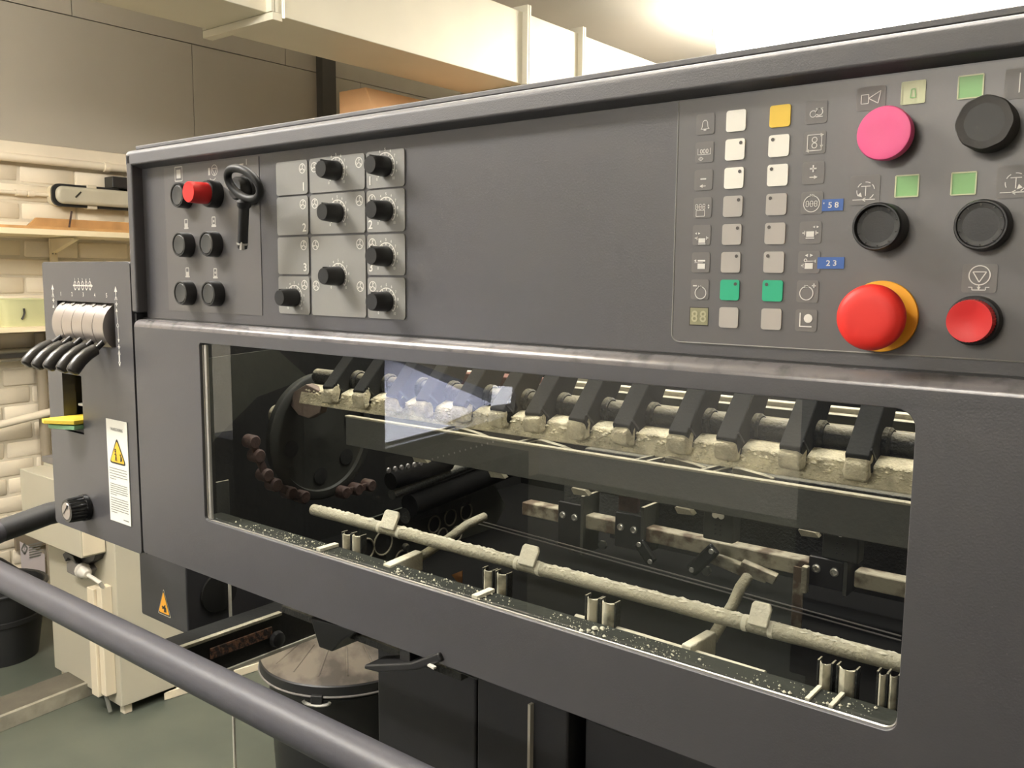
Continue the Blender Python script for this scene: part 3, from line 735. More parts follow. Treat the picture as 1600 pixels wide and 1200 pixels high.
obj('window_gasket', MB().tube([(x, .0035, z) for (x, z) in rr[11:28]], .0008, 8), chrome_edge, press)
pane = obj('window_pane', MB().add([(WX0, .006, WZ0), (WX1_, .006, WZ0), (WX1_, .006, WZ1), (WX0, .006, WZ1)], [(0, 1, 2, 3)]), glass, press, smooth=0)
obj('window_clamp', MB().box(WX0+.004, WX0+.009, .002, .0055, WZ0+.002, WZ1-.002), steel_d, press, .001)
# guard hems
obj('guard_hem', MB().box(LX0, LX1, .006, .05, GZ0, GZ0+.006), paint_dark, press, .001)
obj('guard_seam', MB().box(-1.0525, -1.0475, .003, .012, 1.094, 1.40), blackp, press)

# --- side unit with levers
SX0, SX1, SZ0, SZ1 = -1.289, -1.0535, 1.0925, 1.4635
sl0 = onY(89, 470, 0); sl1 = onY(181, 545, 0)
st0 = onY(96.5, 583, 0); st1 = onY(131, 679, 0)
oz1 = onY(135, 472, 0).z; oz0 = onY(160, 541, 0).z
curve_plate('side_panel', [rrect(SX0, SX1, SZ0, SZ1, .006, 4), rrect(sl0.x, sl1.x, oz0, oz1, .001, 2)[::-1], rrect(st0.x, st1.x, st1.z, st0.z, .001, 2)[::-1]], 0, .009, .005, paint, press)
obj('side_housing', MB().box(SX0+.004, SX0+.01, .012, .22, SZ0+.004, SZ1-.004).box(SX1-.01, SX1-.004, .012, .22, SZ0+.004, SZ1-.004)
    .box(SX0+.004, SX1-.004, .012, .22, SZ1-.01, SZ1-.004).box(SX0+.004, SX1-.004, .012, .22, SZ0+.004, SZ0+.01), paint, press)
obj('side_housing_back', MB().box(SX0+.01, SX1-.01, .085, .09, SZ0+.01, SZ1-.01), black_in, press)
obj('slot_shelf', MB().box(st0.x+.018, st1.x, .012, .08, onY(120, 628, .02).z-.002, onY(120, 628, .02).z+.001), steel_d, press)
dz_c = (oz0+oz1)/2-.002
segx0, segx1 = sl0.x+.004, onY(175, 490, 0).x-.004
nseg = 5; sw = (segx1-segx0)/nseg
drum_r = .0345
for k in range(nseg):
    xa, xb = segx0+sw*k+.0006, segx0+sw*(k+1)-.0006
    prof = []
    for i in range(15):
        th = math.radians(-62+i*(140/14)); prof.append((xa, .022-drum_r*math.cos(th)*.95, dz_c-.001+drum_r*math.sin(th)))
    prof += [(xa, .03, prof[-1][2]), (xa, .03, prof[0][2])]
    sg = obj('lever_segment', MB().prism(prof, (xb-xa, 0, 0)), steel, press, .0006)
    th = math.radians(52); c = Vector(((xa+xb)/2-.002, .022-drum_r*math.cos(th)*.95, dz_c-.001+drum_r*math.sin(th))); nn = Vector((0, -math.cos(th), math.sin(th)))
    obj('set_screw', MB().cyl(c-nn*.002, c+nn*.0012, .0034, n=14), steel_d, sg)
    # lever
    xm = (xa+xb)/2
    # measured from the photograph: lever root, grip start and grip end of each lever, in the plane of the lever
    roots = [(98, 524), (114, 525), (131, 526), (150, 528), (165, 531)]
    ends = [(40, 571), (56, 575), (74, 577), (95, 580), (112, 583)]
    A = onX(*roots[k], xm); B = onX(*ends[k], xm)
    A = A-(B-A).normalized()*.012
    d = (B-A); m1 = A+d*.40
    obj('lever_stem', MB().tube([A, m1, A+d*.55], .0036, 12), blackp, sg)
    up = d.cross(Vector((1, 0, 0))).normalized()
    if up.z < 0: up = -up
    gp = [m1+(B-m1)*t_+up*(.004*math.sin(PI*t_)) for t_ in (0, .03, .3, .6, .85, .95, 1.0)]
    obj('lever_grip', MB().tube(gp, [.0058, .0076, .0082, .0087, .0088, .0082, .0055], 18), lever_m, sg)
# print on the side panel
pr = Print((0, -.0002, 0), h=.0003)
def sp(px, py): p = onY(px, py, 0); return (p.x, p.z)
def flush(nm, m=None):
    global pr
    pr.build(nm, m or print_white, press); pr = Print((0, -.0002, 0), h=.0003)
for k, q in enumerate([(95.6, 459), (113, 459.5), (130.5, 460), (148.5, 461), (167, 461.5)]): a, b = sp(*q); pr.text(str(k+1), a, b, .0055, .9); flush('lever_numeral')
for k, q in enumerate([(117.3, 437), (123, 437.2), (129, 437.4), (134.8, 437.6), (140.5, 437.8)]):
    a, b = sp(*q); pr.text(str(k+1), a, b, .0042, .8)
    a, b = sp(q[0]+.6, 446.3); pr.ring(a, b+.0028, .0024, .0012).ring(a, b-.0022, .0026, .0012); pr.rect(a-.0014, a+.0014, b-.006, b-.0045)
a, b = sp(117, 446); c, d = sp(142, 446.6); pr.line((a-.001, b), (c+.002, d), .0016); pr.tri(c+.003, d, .003, 0); pr.tri(a-.002, b, .003, 180); flush('unit_pictogram')
for (px, ya, yb) in ((82.5, 446, 469), (181, 449, 475)):
    a, b = sp(px, ya); pr.tri(a, b-.003, .0045, 90); pr.rect(a-.0008, a+.0008, b-.012, b-.004); pr.line((a-.0025, b-.016), (a, b-.010), .0012); pr.line((a+.0025, b-.016), (a, b-.010), .0012)
    a, b = sp(px+1.5, yb); pr.rect(a-.003, a+.003, b-.0007, b+.0007).rect(a-.0008, a+.0008, b-.003, b+.003); flush('plus_arrow')
a, b = sp(182.8, 485); c, d = sp(184.5, 505); pr.line((a, b), (c, d), .0008); pr.tri(a, b, .003, 90)
a, b = sp(184.5, 508.5); pr.ring(a, b, .0022, .0009)
a, b = sp(185, 512); c, d = sp(186, 532); pr.line((a, b), (c, d), .0008); pr.tri(c, d, .003, 270)
a, b = sp(186.5, 542); pr.rect(a-.003, a+.003, b-.0007, b+.0007).rect(a-.0008, a+.0008, b-.003, b+.003)
a, b = sp(187, 556); pr.tri(a, b+.004, .004, 90); pr.rect(a-.0015, a+.0015, b-.01, b+.004); pr.tri(a, b-.01, .004, 270); flush('scale_arrow')
a, b = sp(84, 479); pr.tri(a, b, .003, 90); a, b = sp(87.5, 522); pr.tri(a, b, .003, 270)
flush('scale_arrow')
# warning sticker
k0 = onY(166.3, 653.5, 0); k1 = onY(207, 822, 0)
kx0, kx1, kz1, kz0 = onY(166.5, 654, 0).x, onY(199, 660, 0).x, onY(167, 653.5, 0).z, onY(207, 823, 0).z
stk = obj('warning_sticker', MB().box(kx0, kx1, -.0010, -.0001, kz0, kz1), stickerw, press, smooth=0)
kw = kx1-kx0
pr = Print((kx0, -.001, kz1), h=.0003)
kh = kz1-kz0
pr.text('! WAARSCHUWING', kw*.5, -kh*.09, .0042, .62); pr.build('heading', ink_grey, stk); pr = Print((kx0, -.001, kz1), h=.0003)
for (za, zb_, nl) in ((.47, .575, 5), (.625, .73, 6), (.765, .905, 7)):
    for k in range(nl):
        z_ = -kh*(za+(zb_-za)*k/(nl-1)); pr.rect(kw*.08, kw*((.90+.02*(k % 2)) if k < nl-1 else .38), z_-.0009, z_)
pr.rect(kw*.66, kw*.92, -kh*.965, -kh*.955)
pr.build('lettering', ink_grey, stk)
tz = -kh*.425; tw = kw*.36
def rtri(cx, zb, w, h, r, n=4):
    P = [Vector((cx-w, zb)), Vector((cx+w, zb)), Vector((cx, zb+h))]; out = []
    for i in range(3):
        p = P[i]; a = (P[i-1]-p).normalized(); b = (P[(i+1) % 3]-p).normalized()
        for t_ in range(n+1):
            s_ = t_/n; q_ = (p+a*r)*(1-s_)**2+p*2*s_*(1-s_)+(p+b*r)*s_**2; out.append((q_.x, q_.y))
    return out
TH = kh*.262
Print((kx0, -.001, kz1), h=.0003).poly(rtri(kw*.5, tz, kw*.40, TH, .006)).build('triangle_border', ink_black, stk)
Print((kx0, -.001, kz1), h=.0005).poly(rtri(kw*.5, tz+.0022, kw*.40-.0028, TH-.0065, .0045)).build('triangle_field', stickery, stk)
pr = Print((kx0, -.001, kz1), h=.0008)
pr.ring(kw*.42, tz+.018, .0016, .0014); pr.pl([(kw*.42, tz+.016), (kw*.44, tz+.011), (kw*.40, tz+.004)], .0016); pr.line((kw*.44, tz+.011), (kw*.48, tz+.004), .0016); pr.line((kw*.36, tz+.013), (kw*.48, tz+.012), .0012)
pr.poly([(kw*.64, tz+.004), (kw*.74, tz+.006), (kw*.72, tz+.011), (kw*.66, tz+.012)]); pr.disc(kw*.66, tz+.013, .0016)
pr.build('pictogram', ink_black, stk)
# ribbed knob
kb = onY(136, 790, 0); kf = onX(105, 801, kb.x)
kax = Vector((0, -1, 0)); KL = abs(kf.y); kr = size(19.5, kb)
kfc = Vector((kb.x, -.001, (kb.z+kf.z)/2))
mb = MB(); n = 60; vs = []; fs = []
for (dd, rs) in ((0, 1.06), (.006, 1.06), (.0065, 1.0), (KL-.003, .95), (KL, .88)):
    for k in range(n):
        th = 2*PI*k/n; rib = (.0011 if k % 3 == 0 and .0062 < dd < KL-.001 else 0)
        vs.append(kfc+kax*dd+Vector((math.cos(th), 0, math.sin(th)))*(kr*rs-rib))
for i in range(4):
    for k in range(n): fs.append((i*n+k, i*n+(k+1) % n, (i+1)*n+(k+1) % n, (i+1)*n+k))
fs += [tuple(range(n)), tuple(4*n+k for k in range(n))]
kn = obj('ribbed_knob', MB().add(vs, fs), blackg, press, smooth=25)
obj('knob_disc', MB().lathe(kfc+kax*KL, kax, [(0, kr*.68), (.0006, kr*.66)], 32), steel, kn)
pr = Print(kfc+kax*(KL+.0007), h=.0003); pr.line((-kr*.45, -kr*.3), (kr*.35, kr*.5), .0018); pr.poly([(kr*.45, kr*.6), (kr*.1, kr*.45), (kr*.3, kr*.15)]); pr.build('pointer', ink_black, kn)

# yellow and green plates lying in the slot
zy = onY(100, 668, -.03).z
for (nm, zz, yl, xl, m, lb) in (('yellow_card', zy, -.031, 0, padY, 'yellow plastic plate sticking out of the side slot above the green one'),
                                ('green_card', zy-.0072, -.025, .004, padG, 'green plastic plate sticking out of the side slot below the yellow one')):
    p0 = onZ(66 if nm == 'yellow_card' else 73, 664 if nm == 'yellow_card' else 675, zz)
    xr = st1.x-.001
    pts = [(st0.x+.002+xl, yl, zz), (st0.x+.014+xl, yl-.003, zz), (xr, -.012, zz), (xr, .05, zz), (st0.x+.002+xl, .05, zz)]
    tag(obj(nm, MB().prism(pts, (0, 0, .0055)), m, None, .0006), lb, 'plate')
obj('slot_floor', MB().box(st0.x, st1.x, .001, .08, zy-.0125, zy-.0074), black_in, press)

# --- left button field
lf = [onY(257, 264, PY), onY(413, 497, PY), onY(403, 240, PY)]
fx0, fx1, fz0, fz1 = onY(261, 380, PY).x, onY(408, 380, PY).x, onY(340, 489, PY).z, 1.5725
mem = obj('button_field', MB().box(fx0, fx1, PY-.0006, PY, fz0, fz1), membrane, press, smooth=0)
def lathe_part(name, c, prof, m, parent, n=40): return obj(name, MB().lathe(c, (0, -1, 0), prof, n), m, parent, smooth=35)
def button(F, L, r, face=blackp_face, cap=None, label=None):
    """guarded push button: F is where the centre of its front face appears"""
    p = onY(F[0], F[1], PY-L); c = Vector((p.x, PY-.0005, p.z))
    b = lathe_part('push_button', c, [(0, r*1.02), (L*.85, r), (L, r*.95), (L, r*.86), (L-.0015, r*.80)], blackp, press)
    if label: b['label'] = label
    return b, c
def black_button(F, L=.013, r=.0140, notches=True, label='black push button'):
    b, c = button(F, L, r)
    lathe_part('button_cap', c, [(L-.003, r*.79), (L-.0008, r*.79), (L-.0003, r*.74), (L-.0010, r*.3), (L-.0011, .0005)], blackp_face, b)
    if notches:
        pr = Print(c+Vector((0, -L, 0)), h=.0002)
        for k in range(10):
            th = 2*PI*k/10+.2; pr.disc(r*.84*math.cos(th), r*.84*math.sin(th), r*.055, 8)
        pr.build('ring_notches', ink_black, b)
    return b
for F in ((276.5, 305), (279.4, 382.2), (322, 381), (282, 457.8), (325.3, 459)): black_button(F)
# red tall push button
pr_ = onY(331, 303, PY-.006); rc = Vector((pr_.x, PY-.0005, pr_.z))
b = lathe_part('push_button', rc, [(0, .0150), (.010, .0150), (.013, .0138), (.013, .0118)], blackp, press); b['label'] = 'push button with a tall red cap'
rF = onX(294.6, 300.3, rc.x); RL = PY-rF.y
lathe_part('button_cap', rc+Vector((0, 0, (rF.z-rc.z)*.0)), [(.012, .0118), (RL-.001, .0114), (RL, .0108)], redp, b)
mat('field_print', rgb(184, 181, 173), .5)
# symbols of the left field
def newp():
    global pr
    if pr.mb.v: pr.build('field_symbol', MATS['field_print'], press)
    pr = Print((0, PY-.0006, 0), h=.0003)
pr = Print((0, PY-.0006, 0), h=.0003)
def cp(px, py): p = onY(px, py, PY); return (p.x, p.z)
a, b_ = cp(280, 272); pr.frame(a-.0075, a+.0075, b_-.008, b_+.008, .0012); pr.rect(a-.0045, a+.0045, b_-.005, b_+.005)
newp(); a, b_ = cp(336, 266); pr.ring(a, b_, .0058, .0009); pr.pl([(a-.0045, b_+.002), (a+.0045, b_+.002), (a, b_-.005)], .0009, True); pr.rect(a-.012, a-.0085, b_-.005, b_+.003); pr.pl([(a-.009, b_-.0085), (a-.006, b_-.0105), (a-.001, b_-.0105), (a+.002, b_-.0085)], .0009)
for (q) in ((292, 350.5), (335, 347), (294, 426), (337.5, 427.5)):
    newp(); a, b_ = cp(*q); pr.rect(a-.0045, a+.0045, b_-.0055, b_-.0035); pr.frame(a-.003, a+.003, b_-.003, b_+.0055, .0012)
    if q[0] in (292, 294): pr.rect(a-.003, a+.003, b_-.003, b_+.001)
    else: pr.disc(a, b_+.001, .0014)
newp(); a, b_ = cp(386, 253); pr.rect(a-.0007, a+.0007, b_-.003, b_+.003); newp(); a, b_ = cp(378, 257); pr.rect(a-.004, a+.004, b_-.0008, b_+.0008)
newp()

# --- rotary switch with the ring key hanging on it
rsc = onY(377, 295, PY-.014); rsc.y = PY-.0005
rs_ = lathe_part('rotary_switch', rsc, [(0, .0165), (.008, .0165), (.010, .015), (.010, .0125), (.020, .012), (.022, .0105)], blackp, press)
obj('grip_bar', MB().obox(rsc+Vector((0, -.024, 0)), (.0098, 0, -.0045), (0, .004, 0), (.0014, 0, .0028)), tile_sym, rs_, .0006)
pr = Print(rsc+Vector((0, -.0281, 0)), u=Vector((.9, 0, -.42)), v=Vector((.42, 0, .9)), h=.0002); pr.text('0 - I', 0, 0, .003, 1.0); pr.build('switch_mark', print_white, rs_)
rp = []
for k in range(48):
    a = 2*PI*k/48; mx_, my_ = 30.5*math.cos(a), 17.5*math.sin(a)
    px_, py_ = 381+mx_*.74+my_*.67, 287+mx_*.67-my_*.74
    rp.append(onY(px_, py_, -.022-.00018*(287-py_)))
kt = onY(381, 317, -.016); ke = onY(378.5, 388, -.012)
key = thing('ring_key', 'black tubular key with oval ring hanging over the rotary switch', 'key', (ke.x, ke.y, ke.z))
obj('ring', MB().tube(rp, .0042, 12, True), key_black, key)
obj('shaft', MB().lathe(kt, ke-kt, [(0, .0050), ((ke-kt).length*.1, .0056), ((ke-kt).length*.9, .0056), ((ke-kt).length, .005)], 20), blackp, key)
obj('collar', MB().lathe(kt+(kt-ke).normalized()*.004, ke-kt, [(0, .004), (.003, .0075), (.007, .0075), (.010, .0055)], 20), blackp, key)
obj('key_bit', MB().box(ke.x+.002, ke.x+.006, ke.y-.005, ke.y-.001, ke.z-.002, ke.z+.006), steel_d, key, .0006)
obj('bit_band', MB().lathe(ke+(kt-ke).normalized()*.006, ke-kt, [(0, .0058), (.002, .0058)], 20), steel_d, key)

# --- potentiometer panel: tiles, scales, knobs
def cX(px, py): return onY(px, py, PY).x
cols = [(cX(435, 370), cX(483.5, 370)), (cX(487, 370), cX(572.2, 370)), (cX(575, 370), cX(634, 370))]
rows = [(onY(603, a, PY).z, onY(603, b, PY).z) for a, b in ((235, 293), (296.2, 362.3), (366, 429.8), (433.5, 498))]
SCALE = -.0011
def fan(pr, a, b, r=.0046):
    pr.ring(a, b, r, .0008)
    for k in range(3):
        th = math.radians(90+120*k); c, s = math.cos(th), math.sin(th)
        pr.line((a, b), (a+r*.85*c, b+r*.85*s), .0008)
        pr.line((a+r*.35*c, b+r*.35*s), (a+r*.85*math.cos(th-.5), b+r*.85*math.sin(th-.5)), .0006)
def tile(ci, r0, r1, fans, num=None, numside=1):
    x0, x1 = cols[ci]; z1 = rows[r0][0]; z0 = rows[r1][1]
    t_ = obj('dial_tile', MB().prism([(x, PY-.0012, z) for x, z in rrect(x0, x1, z0, z1, .003, 4)], (0, .0012, 0)), tile_grey, press, smooth=0)
    pr = Print((0, PY-.0012, 0), h=.0003)
    for f_ in fans:
        if f_ == 'R': fan(pr, x1-.0075, z1-.0085)
        if f_ == 'L': fan(pr, x0+.0075, z1-.0085)
        if f_ == 'r': fan(pr, x1-.0075, rows[r1][0]-.009)
        if f_ == 'l': fan(pr, x0+.0075, rows[r1][0]-.009)
    if num: pr.text(num, (x1-.006) if numside > 0 else (x0+.0052), z0+.0072, .0082, 1.1)
    return t_, pr
def dial(tp, F, Bp):
    t_, pr = tp
    p = onY(Bp[0], Bp[1], PY); c = Vector((p.x, PY-.0012, p.z)); a, b = p.x, p.z
    R_ = .0125
    pr.ring(a, b, R_, .0009, -45, 225, 40)
    for k in range(11):
        th = math.radians(225-27*k); cc_, ss = math.cos(th), math.sin(th)
        pr.line((a+R_*.82*cc_, b+R_*.82*ss), (a+R_*cc_, b+R_*ss), .0011)
        pr.text(str(k), a+R_*1.24*cc_, b+R_*1.24*ss, .0026, .9)
    kn = obj('dial_knob', MB().lathe(c, (0, -1, 0), [(0, .0092), (.001, .0095), (.008, .0092), (.0185, .0082), (.0195, .0076), (.0195, .0066)], 32), blackp, press)
    obj('knob_cap', MB().lathe(c, (0, -1, 0), [(.0185, .0066), (.0193, .0065), (.0191, .0005)], 24), blackp_face, kn)
    obj('pointer_line', MB().box(a-.0005, a+.0005, c.y-.0196, c.y-.002, b+.0078, b+.0089), mat('pointer_grey', rgb(70, 70, 66), .5) if 'pointer_grey' not in MATS else MATS['pointer_grey'], kn, smooth=0)
T = {}
T['a1'] = tile(0, 0, 0, 'R', '1'); T['a2'] = tile(0, 1, 1, 'R', '2'); T['a3'] = tile(0, 2, 2, 'R', '3'); T['a4'] = tile(0, 3, 3, 'R')
T['b1'] = tile(1, 0, 0, 'LR'); T['b2'] = tile(1, 1, 1, 'LR'); T['b3'] = tile(1, 2, 3, 'LRlr')
T['c1'] = tile(2, 0, 0, 'L', '1', -1); T['c2'] = tile(2, 1, 1, 'L', '2', -1); T['c3'] = tile(2, 2, 2, 'L', '3', -1); T['c4'] = tile(2, 3, 3, 'L')
for k, F, Bp in (('b1', (505, 266), (527, 267)), ('b2', (507, 332), (529, 333)), ('b3', (509, 432), (530.5, 431.5)), ('c1', (580, 259), (603.5, 260.5)),
                 ('c2', (582, 328.5), (605, 329.7)), ('c3', (583, 400), (605, 400.6)), ('c4', (584, 470), (605.6, 471)), ('a4', (441, 465), (462, 464.8))):
    dial(T[k], F, Bp)
for k in T: T[k][1].build('tile_print', print_white, T[k][0])

# --- membrane keypad at the right
mz0 = onY(1300, 548, PY).z; mx0 = onY(1056, 350, PY).x
mpts = rrect(mx0, LX1-.004, mz0, 1.5735, .006, 5, [.0005, .0005, .006, .0005])
obj('keypad_foil', MB().prism([(x, PY-.0008, z) for x, z in mpts], (0, .0008, 0)), membrane, press, smooth=0)
obj('foil_edge', MB().tube([(mx0, PY-.0006, 1.5735), (mx0, PY-.0006, mz0+.006)]+[(x, PY-.0006, z) for x, z in mpts[12:18]]+[(LX1-.004, PY-.0006, mz0)], .0006, 6), tile_grey, press)
FY = PY-.0008
rowz = [onY(1152, 189, PY).z+(onY(1139, 496, PY).z-onY(1152, 189, PY).z)*k/7 for k in range(8)]
colx = [onY(1098, 350, PY).x, onY(1145.5, 347, PY).x, onY(1213, 347, PY).x, onY(1268, 345, PY).x]
KS = .0071
def keyp(ci, ri, m, dot=None, label=None):
    x, z = colx[ci], rowz[ri]
    k = obj('membrane_key', MB().prism([(a, FY-.0009, b) for a, b in rrect(x-KS, x+KS, z-KS, z+KS, .0018, 4)], (0, .0009, 0)), m, press, smooth=0, label=label)
    if dot: Print((x, FY-.0009, z), h=.0002).disc(dot*.0042, .0042, .0012).build('indicator_dot', led_dot, k)
for ri in range(8):
    mL = key_white if ri < 3 else key_grey
    lb = None
    if ri == 6:
        keyp(1, ri, key_green, 1, 'green key'); keyp(2, ri, key_green, -1, 'green key')
    else:
        keyp(1, ri, mL, 1 if 0 < ri < 7 else None, 'white key' if ri < 3 else 'light grey key')
        keyp(2, ri, key_yellow if ri == 0 else mL, -1 if 0 < ri < 7 else None, 'yellow key' if ri == 0 else ('white key' if ri < 3 else 'light grey key'))
def stile(x, z, hw, hh, r=.0016):
    t_ = obj('symbol_tile', MB().prism([(a, FY-.0004, b) for a, b in rrect(x-hw, x+hw, z-hh, z+hh, r, 3)], (0, .0004, 0)), tile_sym, press, smooth=0)
    return t_, Print((x, FY-.0004, z), h=.0003)
S = .001
def units(pr, a, b, s=1.0, n=3):
    for k in range(n):
        pr.ring(a+k*.0028*s, b+.0009*s, .0009*s, .0004, n=12).ring(a+k*.0028*s, b-.0009*s, .0009*s, .0004, n=12)
    pr.line((a-.001*s, b), (a+.0028*s*(n-1)+.001*s, b), .0004)
def pile(pr, a, b, w=.0028, h=.0022):
    pr.rect(a-w, a+w, b-h, b+h); pr.rect(a-w*1.1, a+w*1.1, b-h-.0011, b-h-.0005)
def lr(pr, a, b, s=.0012): pr.tri(a-s*1.1, b, s, 180); pr.tri(a+s*1.1, b, s, 0)
for ri in range(8):
    x, z = colx[0], rowz[ri]
    if ri == 7:
        t_ = obj('segment_display', MB().box(x-KS*.98, x+KS*.98, FY-.0003, FY, z-KS*.85, z+KS*.85), lcd, press, smooth=0, label='two digit display')
        pr = Print((x, FY-.0003, z), h=.0003); pr.text('8', -.0033, 0, .0082, .95); pr.text('8', .0033, 0, .0082, .95); pr.build('digits', lcd_seg, t_)
        obj('display_frame', MB().box(x-KS*1.06, x+KS*1.02, FY-.0002, FY+.0002, z-KS*.95, z+KS*.92), ink_black, t_, smooth=0)
        continue
    t_, pr = stile(x, z, KS*.98, KS*1.0)
    w_ = .00055
    if ri == 0:
        pr.pl([(-.0032, -.0034), (-.0022, -.0022), (-.0018, .0012), (-.0008, .0024), (.0008, .0024), (.0018, .0012), (.0022, -.0022), (.0032, -.0034)], w_, True); pr.rect(-.001, .001, -.0045, -.0036)
    if ri == 1: pr.text('000', 0, .0006, .0032, 1.0); pr.pl([(-.0048, .0026), (-.0048, -.0016), (.0048, -.0016), (.0048, .0026)], .0004); pr.pl([(-.0024, -.0032), (-.0006, -.0045), (-.0024, -.0058), (-.0042, -.0045)], .0004, True); pr.rect(-.0026, -.0022, -.0052, -.0038)
    if ri == 2: pr.rect(-.0022, .0022, .0002, .0012); pr.line((-.001, -.0042), (.002, -.0042), .0006); pr.tri(-.0012, -.0042, .0015, 180)
    if ri == 3: units(pr, -.0044, .0006); pr.tri(.0048, .0014, .0009, 90); pr.tri(.0048, -.0002, .0009, 270); pr.frame(-.0046, .0018, -.006, -.0018, .0004)
    if ri == 4: lr(pr, -.003, .0012, .001); pile(pr, .0005, -.0038, .0026, .0016); pr.line((-.005, -.002), (-.003, -.002), .0008); pr.line((-.0032, -.0034), (-.0032, -.001), .0006); pr.line((.0038, -.002), (.0054, -.002), .0008); pr.line((.004, -.0034), (.004, -.001), .0006)
    if ri == 5: pr.tri(-.004, .0012, .0012, 180); pr.rect(-.0022, .0036, .0006, .0018); pr.rect(-.0046, .002, -.0004, .0); pr.rect(-.0022, .0036, -.0046, -.0008)
    if ri == 6: pr.rect(-.0052, -.0022, .0022, .003); pr.ring(.0008, -.0024, .0042, .0006); pr.tri(-.0004, .0018, .0012, 0); pr.tri(.0012, .0018, .0012, 0)
    pr.build('symbol', print_white, t_)
for ri in range(8):
    x, z = colx[3], rowz[ri]
    t_, pr = stile(x, z, KS*1.02, KS*1.02)
    w_ = .00055
    if ri == 0: pr.ring(-.0018, -.001, .002, .0005).ring(.0022, .0, .0022, .0005); pr.line((.0, .0022), (.0046, .0022), .0005); pr.line((0, -.003), (.0046, -.003), .0005)
    if ri == 1: pr.frame(-.0046, .0046, -.005, .005, .0005); pr.ring(0, .0018, .0016, .0005).ring(0, -.0018, .0016, .0005); pr.tri(.0046, .0046, .0014, 0); pr.tri(-.0042, -.005, .0014, 180); pr.tri(.0046, -.0026, .0013, 270)
    if ri == 2: pr.rect(-.0022, .0022, .0022, .0032).rect(-.0005, .0005, .0005, .0049); pr.line((-.0022, -.0028), (.0012, -.0028), .0006); pr.tri(.0016, -.0028, .0015, 0)
    if ri == 3: pr.ring(0, -.0006, .0052, .0005, n=30); units(pr, -.0028, -.0006, 1.0); pr.tri(-.0006, .0048, .0011, 0); pr.tri(.0008, .0048, .0011, 0)
    if ri == 4: lr(pr, .0036, .0036, .001); pile(pr, 0, -.001, .0026, .0018); pr.line((-.0052, -.0002), (-.0032, -.0002), .0008); pr.line((-.0036, -.0016), (-.0036, .0012), .0006); pr.line((.0034, -.0002), (.0054, -.0002), .0008); pr.line((.0038, -.0016), (.0038, .0012), .0006)
    if ri == 5: lr(pr, .0, .0044, .0013); pr.ring(-.0022, .0012, .0009, .0005); pr.line((-.0016, .0006), (.0046, .0006), .0005); pr.tri(.004, .0006, .0013, 180); pr.rect(-.0026, .0028, -.0044, -.0006); pr.line((-.005, -.0022), (-.0032, -.0022), .0008); pr.line((-.0036, -.0034), (-.0036, -.001), .0006)
    if ri == 6: pr.ring(-.0006, -.0012, .0044, .0006, n=30); pr.tri(-.0014, .0032, .0012, 0); pr.tri(0, .0032, .0012, 0); pr.rect(.0028, .0056, .0034, .0041).rect(.0038, .0046, .0023, .0052)
    if ri == 7: pr.rect(-.0044, -.0036, -.0036, .005).rect(-.0044, .004, -.0044, -.0036); pr.disc(.0014, .0014, .0029)
    pr.build('symbol', print_white, t_)
# embossed label tapes
for (px, py, w_, h_, tx) in ((1302, 320.5, .0068, .0037, '58'), (1299, 411, .0086, .0037, '23')):
    c = onY(px, py, PY)
    t_ = obj('label_tape', MB().box(c.x-w_, c.x+w_, FY-.0006, FY, c.z-h_, c.z+h_), dymo, press, smooth=0, label='blue embossed tape reading '+tx)
    pr = Print((c.x, FY-.0006, c.z), h=.0003)
    for k, ch in enumerate(tx): pr.text(ch, .0006+(-.0021 if k == 0 else .0021), 0, .0036, 1.15)
    if tx == '58': pr.rect(-.0058, -.0052, .0008, .0018)
    pr.build('lettering', print_white, t_)
# lamp windows
for (px, py, m) in ((1428, 145, pale_cream), (1517.5, 136, pale_green), (1418, 291, pale_green), (1506.5, 287, pale_green)):
    c = onY(px, py, PY)
    t_ = obj('signal_window', MB().box(c.x-.0066, c.x+.0066, FY-.0005, FY, c.z-.0064, c.z+.0064), m, press, .0003, smooth=0, label='pale green signal window' if m is pale_green else 'cream signal window')
    Print((c.x, FY-.0005, c.z), h=.0003).frame(-.0066, .0066, -.0064, .0064, .0008).build('window_border', pale_cream, t_)
    if m is pale_cream:
        pr = Print((c.x, FY-.0005, c.z), h=.0003); pr.pl([(-.0015, -.003), (-.001, .002), (.001, .002), (.0015, -.003)], .0006, True); pr.build('symbol', pale_green, t_)
# symbol tiles of the right group
c = onY(1362, 154, PY); t_, pr = stile(c.x, c.z, .0088, .0072); pr.frame(-.0058, -.0014, -.003, .0024, .0005); pr.pl([(-.0014, 0), (.0058, .004), (.0044, -.0034)], .0005, True); pr.build('symbol', print_white, t_)
for (px, py, fl) in ((1352, 297, 1), (1586, 284, -1)):
    c = onY(px, py, PY); t_, pr = stile(c.x, c.z, .0092, .0092)
    pr.line((-.0022, .0022), (.0036, .0022), .0005); pr.line((.0007, .0022), (.0007, -.0038), .0005)
    for a0 in (10, 60, 120, 175, 300): pr.ring(.0007, -.0006, .0054, .0005, a0, a0+34)
    pr.tri(-.0026*fl, -.0032, .0018, -45 if fl > 0 else 225); pr.line((-.0072, -.006), (.0066, -.006), .0005); pr.pl([(.0008, -.0049), (-.0012, -.006), (.0008, -.0071)], .0005)
    pr.build('symbol', print_white, t_)
c = onY(1531, 435, PY); t_, pr = stile(c.x, c.z, .0094, .0084)
pr.ring(0, .0018, .0056, .0006, n=36); pr.pl([(-.0036, .0038), (.0036, .0038), (0, -.0022)], .0006, True)
pr.pl([(-.0056, -.0052), (-.0036, -.0052), (-.0036, -.0068), (.0036, -.0068), (.0036, -.0052), (.0056, -.0052)], .0005); pr.tri(0, -.0056, .0013, 270); pr.line((0, -.0054), (0, -.004), .0005); pr.build('symbol', print_white, t_)
